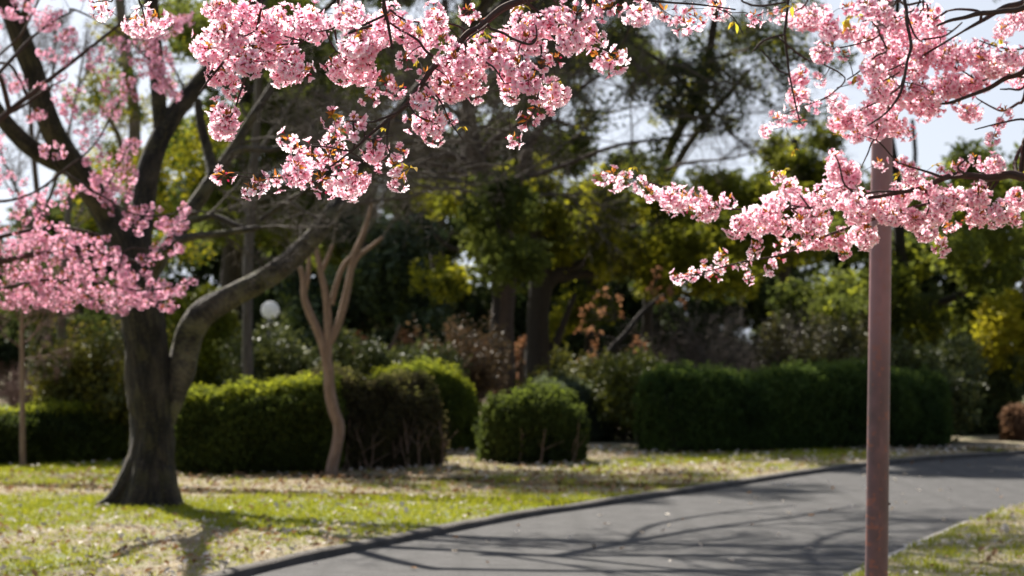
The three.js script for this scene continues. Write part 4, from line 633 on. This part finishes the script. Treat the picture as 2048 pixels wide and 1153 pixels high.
// --- nearest tree: sprays hanging in at the top centre
cherry({
  label: 'nearest pink cherry tree, its sharp blossom sprays hanging in at the top centre', seed: 501, d: 7.0, sharp: 7.0, jit: 0.34, rad: 0.043, fill: 1.9,
  trunk: [[V(2.75, -0.05, -6.7), 0.15], [V(2.72, 0.3, -6.72), 0.115], [V(2.7, 1.0, -6.75), 0.1], [V(2.62, 1.8, -6.8), 0.095], [V(2.5, 2.4, -6.85), 0.085], [V(2.35, 3.0, -6.9), 0.06], [V(2.3, 3.8, -7), 0.04]],
  limbs: [[[V(2.55, 2.25, -6.83), 0.06], [V(2.0, 2.66, -6.8), 0.045], [V(1.3, 2.82, -6.9), 0.032], [V(0.7, 2.8, -6.95), 0.024], [V(0.2, 2.62, -7), 0.016], [V(0.1, 2.53, -7), 0.013]], [[V(1.3, 2.82, -6.9), 0.03], [V(0.6, 2.95, -7.1), 0.024], [V(0, 2.92, -7.1), 0.018], [V(-0.6, 2.8, -7.05), 0.012], [V(-1.2, 2.66, -7), 0.007]]],
  branches: [
    [[1088, -20, 9], [1040, 2, 8.5], [1000, 18, 8], [960, 55, 7], [935, 68, 6.5], [900, 105, 6], [865, 135, 5.5], [845, 165, 5], [820, 200, 4.5], [795, 225, 4], [765, 250, 3.5], [735, 275, 3], [710, 296, 2.5], [690, 312, 2], [650, 338, 1.8], [600, 347, 1.5], [560, 353, 1.3], [500, 355, 1], [468, 352, 0.7]],
    [[790, 228, 3], [750, 243, 2], [720, 246, 1.6], [690, 240, 1.2]], [[705, 298, 2], [660, 296, 1.6], [620, 292, 1]], [[730, 278, 2], [770, 274, 1.6], [785, 272, 1]], [[780, 238, 2], [772, 280, 1.6], [778, 300, 1.2], [792, 312, 1]], [[700, 304, 1.8], [726, 320, 1.3], [750, 345, 1], [785, 350, 0.8]],
    [[504, -10, 3], [492, 24, 3], [472, 68, 3], [453, 112, 2.6], [416, 159, 2.2], [399, 184, 1.4]], [[522, -10, 3], [519, 32, 2.6], [506, 93, 2.4], [492, 144, 2.2], [477, 190, 2], [467, 220, 1.7], [458, 234, 1.5]],
    [[676, -10, 3], [674, 10, 2.8], [669, 54, 2.5], [676, 98, 2], [685, 128, 1.5]], [[669, 55, 2], [650, 60, 1.4], [632, 64, 1]], [[766, -10, 4], [768, 15, 3.6], [775, 44, 3.3], [785, 98, 2.5]], [[770, 8, 2.5], [780, 20, 2.3], [807, 39, 2], [838, 46, 1.8]],
    [[962, 60, 3], [939, 65, 2.8], [915, 51, 2.4], [883, 44, 1.8]], [[880, 118, 3], [854, 103, 2.7], [834, 81, 2.4], [800, 59, 2.2], [780, 46, 2]], [[672, 102, 1.6], [707, 105, 2], [751, 103, 1.6]], [[690, 68, 2.6], [715, 60, 3], [743, 50, 3]], [[497, 94, 1.6], [541, 92, 2], [602, 85, 2.2], [568, 73, 1.5]], [[475, 70, 1.8], [490, 72, 1.6], [510, 62, 1.2]],
    [[1050, -8, 3.2], [1056, 6, 3], [1078, 24, 2.8], [1100, 28, 2]], [[1108, -8, 2.4], [1113, 4, 2.3], [1130, 32, 2.2], [1166, 68, 2], [1203, 95, 1.6], [1225, 105, 1.2], [1246, 102, 0.8]], [[975, 50, 3], [981, 57, 2.7], [1007, 66, 2.6], [1027, 78, 2.5], [1059, 90, 2.2], [1073, 76, 1.8], [1071, 49, 1.4]], [[1060, 89, 2.2], [1081, 90, 2.2], [1080, 146, 2.2], [1076, 195, 2], [1066, 225, 1.8], [1054, 243, 1.2]],
    [[930, 88, 2], [968, 122, 2], [990, 137, 1.8], [1010, 166, 1.3]], [[845, 160, 2], [881, 203, 1.8], [898, 237, 1.6], [915, 264, 1.4], [927, 281, 1]], [[815, 210, 2], [830, 228, 1.8], [849, 242, 1.4]], [[838, 172, 2], [824, 192, 1.8], [839, 205, 1.6], [859, 203, 1.2]], [[930, 75, 2], [938, 100, 2], [955, 102, 1.8], [972, 92, 1.5]], [[880, 130, 1.8], [905, 148, 1.6], [925, 145, 1.2]],
    [[1200, -12, 3], [1260, -2, 2.6], [1330, 4, 2.2], [1400, 10, 1.8], [1470, 18, 1.4]], [[1428, -10, 1.4], [1445, 18, 1.3], [1465, 34, 1.2], [1488, 70, 0.9]], [[276, -12, 1.8], [283, 12, 1.7], [288, 34, 1.5]], [[225, -12, 1.6], [210, 0, 1.5], [190, 3, 1.2]], [[1026, 84, 1.8], [1044, 110, 1.6], [1042, 150, 1.3]],
  ],
  ells: [
    [430, 20, 45, 30], [420, 95, 32, 24], [450, 55, 40, 35], [500, 40, 50, 45], [470, 110, 55, 40], [560, 30, 50, 40], [540, 90, 45, 40], [438, 145, 30, 25], [465, 180, 25, 22], [505, 120, 25, 25], [580, 120, 35, 35], [610, 140, 25, 20], [560, 140, 25, 22], [620, 55, 45, 50], [680, 40, 50, 45], [700, 100, 40, 40],
    [450, 243, 33, 31, 1.6], [437, 213, 20, 15], [405, 72, 14, 12], [680, 138, 30, 28, 1.2], [728, 138, 34, 28, 1.2], [660, 125, 20, 24], [745, 65, 35, 45], [720, 90, 30, 30], [790, 40, 45, 40], [870, 40, 38, 40], [835, 80, 38, 30], [880, 75, 20, 18], [808, 118, 18, 22], [850, 145, 25, 12],
    [930, 20, 25, 20], [960, 42, 20, 16], [895, 90, 18, 18], [950, 80, 18, 15], [1040, 45, 45, 35], [1010, 85, 30, 25], [1095, 50, 40, 40], [1070, 80, 35, 25], [1130, 78, 32, 22], [1150, 30, 45, 25], [1180, 60, 32, 25], [1195, 76, 18, 16], [1230, 18, 50, 20], [1290, 22, 45, 22], [1350, 25, 45, 20], [1395, 38, 38, 18], [1370, 45, 25, 14], [1450, 18, 45, 18], [1505, 32, 18, 12], [1180, 12, 40, 15],
    [900, 120, 30, 25], [960, 110, 45, 35], [1000, 105, 30, 25], [940, 150, 50, 40], [910, 175, 35, 25], [890, 180, 20, 20], [960, 185, 30, 18], [1010, 155, 35, 32], [1040, 130, 30, 30], [1085, 130, 20, 30], [1108, 118, 10, 18], [1020, 185, 30, 13], [1070, 190, 25, 20], [1098, 182, 30, 25], [1100, 203, 24, 18], [1050, 160, 25, 25], [1075, 218, 18, 12], [1052, 240, 24, 20], [1025, 277, 23, 20, 1.3],
    [1195, 115, 10, 9], [1210, 130, 11, 9], [1228, 122, 12, 10], [1240, 106, 8, 10], [850, 205, 22, 25], [870, 185, 20, 15], [828, 246, 30, 20], [862, 240, 28, 25], [870, 272, 24, 18], [895, 235, 14, 18], [740, 190, 15, 30, 1.4], [795, 175, 20, 18], [770, 165, 14, 14],
    [665, 233, 20, 16], [710, 240, 22, 13], [715, 260, 20, 14], [680, 265, 22, 20], [650, 278, 30, 20], [600, 297, 20, 20], [578, 282, 8, 9], [625, 308, 25, 22], [655, 310, 25, 18], [590, 340, 25, 24, 1.2], [600, 358, 12, 9], [680, 302, 25, 15], [690, 330, 30, 15], [704, 362, 34, 30, 1.7], [645, 358, 16, 18], [652, 375, 12, 9], [745, 300, 28, 22], [760, 322, 18, 13], [800, 308, 20, 24], [790, 332, 16, 15], [794, 362, 18, 13], [518, 366, 28, 20, 1.2], [552, 356, 18, 14], [505, 376, 12, 10], [448, 350, 5, 5], [195, 16, 28, 20, 1.5], [290, 42, 40, 32, 1.8],
  ],
  leaves: [[820, 336, 1.5], [662, 232, 0.8], [835, 120, 1], [960, 60, 1], [968, 70, 0.8], [1045, 12, 1.2], [950, 58, 0.8], [1470, 45, 1], [1585, 12, 1], [925, 254, 0.6], [770, 258, 0.6], [915, 142, 0.8], [720, 70, 0.9], [830, 62, 0.9], [1115, 163, 0.6]],
});

// --- second tree: sprays reaching in from the right, in front of the pole
cherry({
  label: 'second pink cherry tree, its long blossom sprays reaching in from the right edge', seed: 502, d: 9.3, jit: 0.42, rad: 0.046, fill: 3.2,
  trunk: [[V(3.7, -0.05, -9.9), 0.17], [V(3.66, 0.3, -9.9), 0.13], [V(3.6, 1.1, -9.9), 0.115], [V(3.5, 1.8, -9.85), 0.105], [V(3.4, 2.5, -9.8), 0.085], [V(3.3, 3.2, -9.8), 0.06], [V(3.2, 3.9, -9.8), 0.04]],
  limbs: [[[V(3.55, 1.55, -9.87), 0.07], [V(3.0, 1.85, -9.6), 0.045], [V(2.5, 2.05, -9.4), 0.03], [V(2.1, 2.13, -9.3), 0.02], [V(2.0, 2.13, -9.3), 0.0175]], [[V(3.45, 2.2, -9.82), 0.06], [V(2.9, 2.6, -9.6), 0.045], [V(2.3, 2.85, -9.4), 0.032], [V(1.8, 2.95, -9.3), 0.025], [V(1.3, 3.0, -9.3), 0.018], [V(0.9, 2.98, -9.3), 0.012]], [[V(3.5, 1.8, -9.85), 0.05], [V(2.8, 2.3, -9.6), 0.035], [V(2.3, 2.5, -9.4), 0.025], [V(2.05, 2.52, -9.3), 0.02]]],
  branches: [
    [[2058, 348, 9], [2020, 350, 8.5], [1980, 355, 8], [1920, 350, 7], [1890, 356, 5.8], [1865, 368, 5], [1835, 378, 4.5], [1780, 390, 4], [1725, 398, 3.5], [1660, 410, 3], [1600, 416, 2.6], [1540, 420, 2.5], [1470, 418, 2], [1440, 414, 1.8], [1400, 396, 1.5], [1340, 376, 1.3], [1290, 362, 1.2], [1240, 352, 1], [1195, 349, 0.7]],
    [[2056, 388, 5], [2010, 415, 4.5], [1975, 421, 4], [1940, 412, 3.6], [1900, 402, 3.4], [1830, 414, 3], [1770, 432, 3], [1700, 457, 2.8], [1640, 478, 2.5], [1600, 492, 2.3], [1560, 512, 2.2], [1500, 522, 2], [1440, 536, 1.5], [1400, 546, 1.2], [1345, 559, 0.8]],
    [[1985, 360, 4], [1960, 385, 3.2], [1930, 396, 2.4], [1915, 398, 1.6]], [[2000, 358, 4], [1985, 378, 3], [1965, 396, 2]], [[2040, 350, 5], [2030, 330, 4], [2040, 300, 3.5], [2055, 280, 3]], [[1725, 398, 2.4], [1690, 370, 2], [1680, 335, 1.6], [1672, 312, 1.2]], [[1620, 416, 2], [1600, 390, 1.6], [1575, 365, 1.2]], [[1580, 414, 1.8], [1610, 440, 1.6], [1622, 452, 1.2]], [[1890, 358, 3], [1860, 345, 2.4], [1820, 332, 1.8], [1795, 325, 1.2]], [[1930, 350, 3], [1915, 335, 2], [1940, 315, 1.4]], [[1860, 410, 2], [1850, 440, 1.8], [1870, 470, 1.4], [1884, 495, 1]], [[1740, 386, 2], [1790, 384, 2], [1820, 382, 1.6]], [[1480, 526, 1.5], [1500, 540, 1.3], [1500, 560, 0.8]],
    [[2055, 5, 6], [2000, 24, 5.4], [1960, 26, 5], [1930, 34, 4], [1900, 42, 3.2], [1875, 52, 2.2]], [[2055, -5, 6], [2010, 15, 5.5], [1970, 38, 4.2], [1950, 50, 3.5], [1930, 60, 2.4]], [[1960, 24, 3], [1920, 18, 2.4], [1895, 22, 1.8]],
    [[1810, -12, 4], [1813, 20, 3.8], [1815, 45, 3.5], [1822, 90, 3.3], [1815, 125, 3], [1805, 170, 2.7], [1795, 200, 2.4], [1770, 228, 2], [1735, 252, 1.4]], [[1814, 130, 2.2], [1795, 148, 1.8], [1758, 166, 1.2]], [[1804, 172, 2.2], [1760, 202, 1.8], [1722, 219, 1.2]], [[1823, 74, 2.4], [1880, 76, 2.2], [1905, 62, 2], [1925, 45, 1.5]], [[1815, 30, 2.2], [1830, 70, 2], [1845, 85, 1.4]], [[1800, 0, 2.6], [1848, 4, 2.4], [1858, 30, 2], [1855, 55, 1.4]], [[1848, 8, 2], [1845, 20, 1.6], [1838, 32, 1.2]], [[1810, 128, 1.8], [1785, 140, 1.6], [1775, 142, 1.2]],
    [[1577, -12, 3], [1575, 30, 2.9], [1570, 68, 2.8], [1570, 85, 2.6], [1580, 150, 2.2], [1590, 200, 1.8], [1597, 238, 1.4], [1606, 252, 0.9]], [[1570, 70, 2], [1545, 75, 2.2], [1525, 85, 2], [1505, 105, 1.4]], [[1572, 85, 2], [1600, 112, 1.9], [1625, 123, 1.8], [1645, 126, 1.4]], [[1578, 147, 1.6], [1555, 140, 1.6], [1535, 115, 1.4], [1512, 88, 1]], [[1480, -10, 2], [1495, 6, 2.2], [1525, 10, 2.2], [1574, 4, 2]], [[1618, -10, 1.8], [1610, 12, 1.6], [1592, 22, 1.2]],
    [[1795, -5, 2.4], [1780, 15, 2.2], [1755, 32, 2], [1725, 42, 1.6]], [[1840, 5, 2], [1800, 30, 1.8], [1778, 42, 1.4]], [[1760, 70, 1.6], [1720, 88, 1.6], [1668, 98, 1.4], [1645, 104, 1]], [[2050, 140, 6, 0], [2010, 158, 5], [1980, 178, 4.4], [1940, 192, 3.6], [1900, 205, 3], [1880, 208, 2]], [[2050, 195, 3.4], [2035, 208, 3], [2010, 222, 2.4], [1985, 215, 2], [1955, 198, 1.4]], [[2015, 150, 2.6], [1985, 152, 2.2], [1960, 162, 2], [1920, 138, 1.6], [1885, 128, 1.2]], [[2050, 172, 2.4], [2020, 178, 2], [2000, 180, 1.2]], [[2050, 96, 2], [2020, 98, 1.8], [1985, 90, 1.6], [1955, 78, 1]],
    [[1690, 155, 1.5], [1665, 185, 1.5], [1640, 200, 1.4], [1600, 215, 1]], [[1775, 100, 1.8], [1752, 112, 1.8], [1720, 142, 1.5], [1695, 160, 1.2]], [[1752, 280, 1.5], [1735, 310, 1.4], [1722, 335, 1.1]], [[2050, 240, 2.4], [2000, 246, 1.8], [1950, 258, 1.2]],
  ],
  ells: [
    [2110, 90, 60, 60, 0.6], [2200, 120, 70, 60, 0.5], [2300, 210, 70, 60, 0.4], [2120, 250, 60, 40, 0.6], [2120, 420, 60, 30, 0.7], [2220, 380, 60, 40, 0.6], [2330, 320, 60, 50, 0.4], [2150, -50, 120, 40, 0.4], [1900, -50, 120, 34, 0.5],
    [1640, 40, 42, 30], [1605, 32, 30, 22], [1555, 28, 28, 14], [1660, 60, 24, 18], [1705, 62, 25, 22, 0.7], [1755, 15, 40, 22], [1700, 12, 30, 16], [1745, 72, 36, 28], [1800, 55, 45, 38, 0.85], [1860, 45, 38, 42], [1780, 120, 50, 38], [1845, 120, 50, 42], [1740, 140, 32, 26, 0.8], [1905, 112, 38, 32], [1950, 100, 26, 24, 0.8], [2005, 50, 26, 24, 0.6], [2035, 45, 18, 40], [2025, 112, 32, 20], [1980, 128, 42, 26], [2030, 155, 28, 22], [1900, 168, 48, 28], [1840, 188, 46, 36], [1782, 190, 46, 36], [1720, 165, 20, 16, 0.6], [1960, 165, 36, 20], [1700, 243, 38, 36, 1.2], [1742, 240, 42, 38], [1712, 268, 30, 16], [1790, 248, 26, 20], [1642, 103, 22, 18, 1.2], [1664, 93, 11, 9], [1605, 150, 20, 18], [1640, 160, 18, 16, 0.6], [1600, 190, 26, 24, 0.8], [1628, 212, 22, 16, 0.7], [1565, 236, 26, 16], [1582, 218, 16, 14], [1532, 262, 17, 16, 1.3], [1602, 245, 16, 10], [1660, 190, 18, 14, 0.6], [1870, 215, 38, 16], [1915, 205, 26, 10, 0.7], [1942, 225, 22, 20], [1995, 248, 26, 16], [2012, 222, 16, 16], [1985, 276, 20, 14], [1810, 265, 24, 12], [1850, 230, 20, 16], [1690, 110, 20, 16, 0.7], [1680, 210, 22, 20, 0.8],
    [1200, 352, 14, 11], [1225, 345, 18, 13], [1250, 355, 19, 14], [1236, 368, 11, 7], [1280, 370, 17, 14], [1300, 385, 20, 16], [1335, 390, 24, 20], [1360, 396, 24, 24], [1375, 420, 20, 13], [1345, 415, 14, 9], [1400, 395, 18, 18], [1420, 420, 24, 19], [1440, 400, 18, 14], [1456, 402, 10, 11], [1405, 433, 13, 9],
    [1482, 452, 26, 20], [1500, 430, 28, 18], [1530, 425, 25, 22], [1555, 402, 24, 22], [1560, 355, 16, 14], [1580, 375, 24, 18], [1600, 400, 24, 24], [1520, 460, 28, 16], [1560, 450, 28, 20], [1600, 440, 28, 18], [1640, 430, 25, 24], [1640, 392, 24, 22], [1670, 370, 24, 24], [1680, 330, 28, 28], [1670, 310, 13, 10], [1700, 352, 28, 28], [1700, 400, 34, 28], [1735, 405, 26, 18], [1720, 430, 30, 24], [1760, 415, 28, 24], [1758, 325, 12, 10], [1800, 322, 20, 16], [1820, 335, 24, 16], [1830, 352, 24, 18], [1850, 376, 28, 24], [1880, 345, 18, 13], [1920, 332, 28, 16], [1945, 315, 18, 12], [1880, 402, 28, 24], [1800, 392, 28, 18], [1790, 430, 28, 24], [1830, 440, 28, 24], [1870, 430, 28, 24], [1920, 402, 28, 24], [1960, 390, 24, 22], [1990, 325, 24, 20], [1960, 430, 24, 18], [2000, 420, 28, 22], [2030, 400, 24, 22], [2030, 438, 24, 13], [1990, 443, 24, 13], [1900, 450, 24, 16], [1850, 465, 24, 18], [1880, 480, 18, 13], [1886, 496, 11, 9], [1930, 445, 16, 10],
    [1355, 557, 17, 13], [1385, 546, 19, 16], [1410, 535, 17, 14], [1425, 550, 14, 9], [1450, 530, 17, 14], [1440, 512, 9, 9], [1490, 530, 19, 13], [1505, 507, 17, 12], [1515, 490, 14, 10], [1501, 556, 6, 9], [1550, 520, 17, 14], [1545, 535, 10, 7], [1570, 490, 19, 14], [1600, 490, 24, 16], [1610, 470, 19, 13], [1640, 480, 24, 18], [1680, 480, 24, 18], [1720, 470, 28, 20], [1690, 505, 22, 12], [1740, 460, 24, 16], [1640, 455, 24, 16, 0.7],
  ],
  leaves: [[1692, 40, 1.6], [1706, 36, 1.4], [1730, 30, 1.3], [1735, 120, 1.4], [1720, 150, 1.5], [1768, 195, 1], [1800, 118, 1.2], [1830, 88, 1.2], [1850, 95, 1], [2000, 75, 1], [1990, 85, 0.9], [1555, 345, 1.1], [1570, 340, 1], [1800, 350, 1], [1675, 270, 1], [1780, 165, 1], [1730, 230, 1], [1865, 210, 1], [1440, 510, 0.9], [1395, 395, 0.9], [1265, 335, 0.9], [1590, 300, 0.8], [1870, 330, 1], [2040, 340, 1.3]],
});

// --- third tree: petals tinted for their shaded side, standing left of the picture
cherry({
  label: 'pink cherry tree at left, shade put into its deeper petal colour, its blossoms crossing the big gnarled trunk', seed: 503, d: 16.6, jit: 0.9, rad: 0.03, fill: 2.1, scale: 0.82, spread: 1.5, tiny: 0.95, petal: M.petalShaded,
  trunk: [[V(-4.9, -0.05, -16.9), 0.17], [V(-4.88, 0.3, -16.9), 0.13], [V(-4.8, 1.0, -16.9), 0.115], [V(-4.7, 1.7, -16.85), 0.1], [V(-4.6, 2.6, -16.8), 0.075], [V(-4.4, 3.6, -16.8), 0.05], [V(-4.2, 4.6, -16.8), 0.03]],
  limbs: [[[V(-4.75, 1.35, -16.87), 0.06], [V(-4.2, 1.75, -16.7), 0.04], [V(-3.6, 2.0, -16.6), 0.026], [V(-3.0, 2.1, -16.6), 0.014], [V(-2.5, 2.0, -16.6), 0.007]], [[V(-4.68, 1.9, -16.85), 0.055], [V(-4.1, 2.5, -16.6), 0.036], [V(-3.5, 3.0, -16.5), 0.022], [V(-2.9, 3.5, -16.6), 0.012], [V(-2.4, 3.9, -16.6), 0.006]], [[V(-4.5, 3.1, -16.8), 0.045], [V(-3.9, 3.7, -16.6), 0.028], [V(-3.2, 4.1, -16.6), 0.016], [V(-2.6, 4.2, -16.6), 0.008]]],
  branches: [
    [[-20, 165, 4.5], [30, 110, 3.8], [60, 78, 3.2], [100, 45, 2.6], [150, 20, 1.8]], [[-10, 120, 3], [40, 70, 2.6], [65, 25, 2.2], [85, -15, 1.6]], [[-20, 240, 3.6], [40, 215, 3], [90, 180, 2.4], [130, 160, 1.8]], [[-20, 480, 5], [60, 460, 4], [130, 455, 3], [200, 470, 2]], [[-20, 580, 4], [80, 560, 3.4], [180, 565, 2.8], [270, 580, 2.2], [340, 575, 1.6], [400, 555, 1]], [[-20, 400, 3.4], [60, 390, 2.8], [130, 340, 2.4], [190, 290, 2], [240, 200, 1.5]], [[130, 345, 2], [200, 390, 2], [270, 430, 1.8], [340, 430, 1.4], [378, 405, 1]], [[200, 390, 1.6], [230, 340, 1.6], [262, 285, 1.2]], [[250, 500, 1.8], [310, 500, 1.6], [350, 480, 1.2]], [[150, 20, 2], [230, 60, 1.8], [290, 110, 1.5], [330, 160, 1.2], [350, 190, 0.8]], [[290, 100, 1.3], [330, 60, 1.2], [370, 38, 1]],
  ],
  ells: [
    [20, 530, 50, 60], [80, 540, 55, 60], [140, 540, 55, 55], [200, 560, 50, 48], [245, 590, 45, 30], [300, 598, 45, 25], [100, 480, 55, 28, 0.7], [180, 505, 45, 30, 0.7], [40, 440, 45, 36, 0.45], [0, 400, 36, 36, 0.4], [350, 582, 30, 16], [382, 564, 16, 9], [330, 618, 13, 8], [235, 618, 20, 12], [120, 598, 50, 22], [60, 600, 45, 22], [280, 560, 36, 20, 0.7], [300, 512, 26, 20, 0.6], [340, 492, 22, 16, 0.7], [300, 440, 45, 26, 0.94], [350, 450, 22, 16, 1.4], [370, 420, 12, 14, 1.7], [240, 400, 28, 36, 0.85], [250, 340, 22, 30, 1], [262, 292, 18, 16, 1.7], [200, 330, 28, 26, 0.85], [210, 380, 28, 26, 0.85], [180, 270, 28, 26, 0.85], [150, 220, 28, 22, 0.85], [130, 180, 28, 26, 0.77], [70, 232, 22, 12, 1.2], [110, 300, 26, 16, 1], [150, 380, 28, 18, 0.85], [90, 400, 36, 22, 0.68], [20, 350, 26, 26, 0.34],
    [40, 20, 32, 22, 1.2], [90, 48, 22, 13, 2], [110, 30, 22, 18, 1.2], [120, 100, 36, 22, 1.2], [140, 68, 18, 13, 2], [235, 90, 24, 16, 1], [240, 180, 32, 26, 1], [220, 222, 22, 17, 1.2], [290, 112, 26, 26, 1.4], [310, 150, 24, 22, 1.6], [332, 172, 18, 17, 2], [350, 192, 12, 10, 2], [322, 125, 22, 26, 1.2], [300, 80, 26, 17, 1.2], [370, 40, 18, 13, 2], [340, 50, 20, 18, 1.2], [60, 170, 26, 12, 1], [20, 160, 22, 18, 0.8], [200, 120, 26, 22, 0.8], [-60, 300, 50, 60, 0.8], [-60, 480, 50, 60, 1.2], [-60, 60, 50, 60, 0.8], [160, -40, 120, 30, 0.8],
  ],
});

renderer.render(scene, camera);
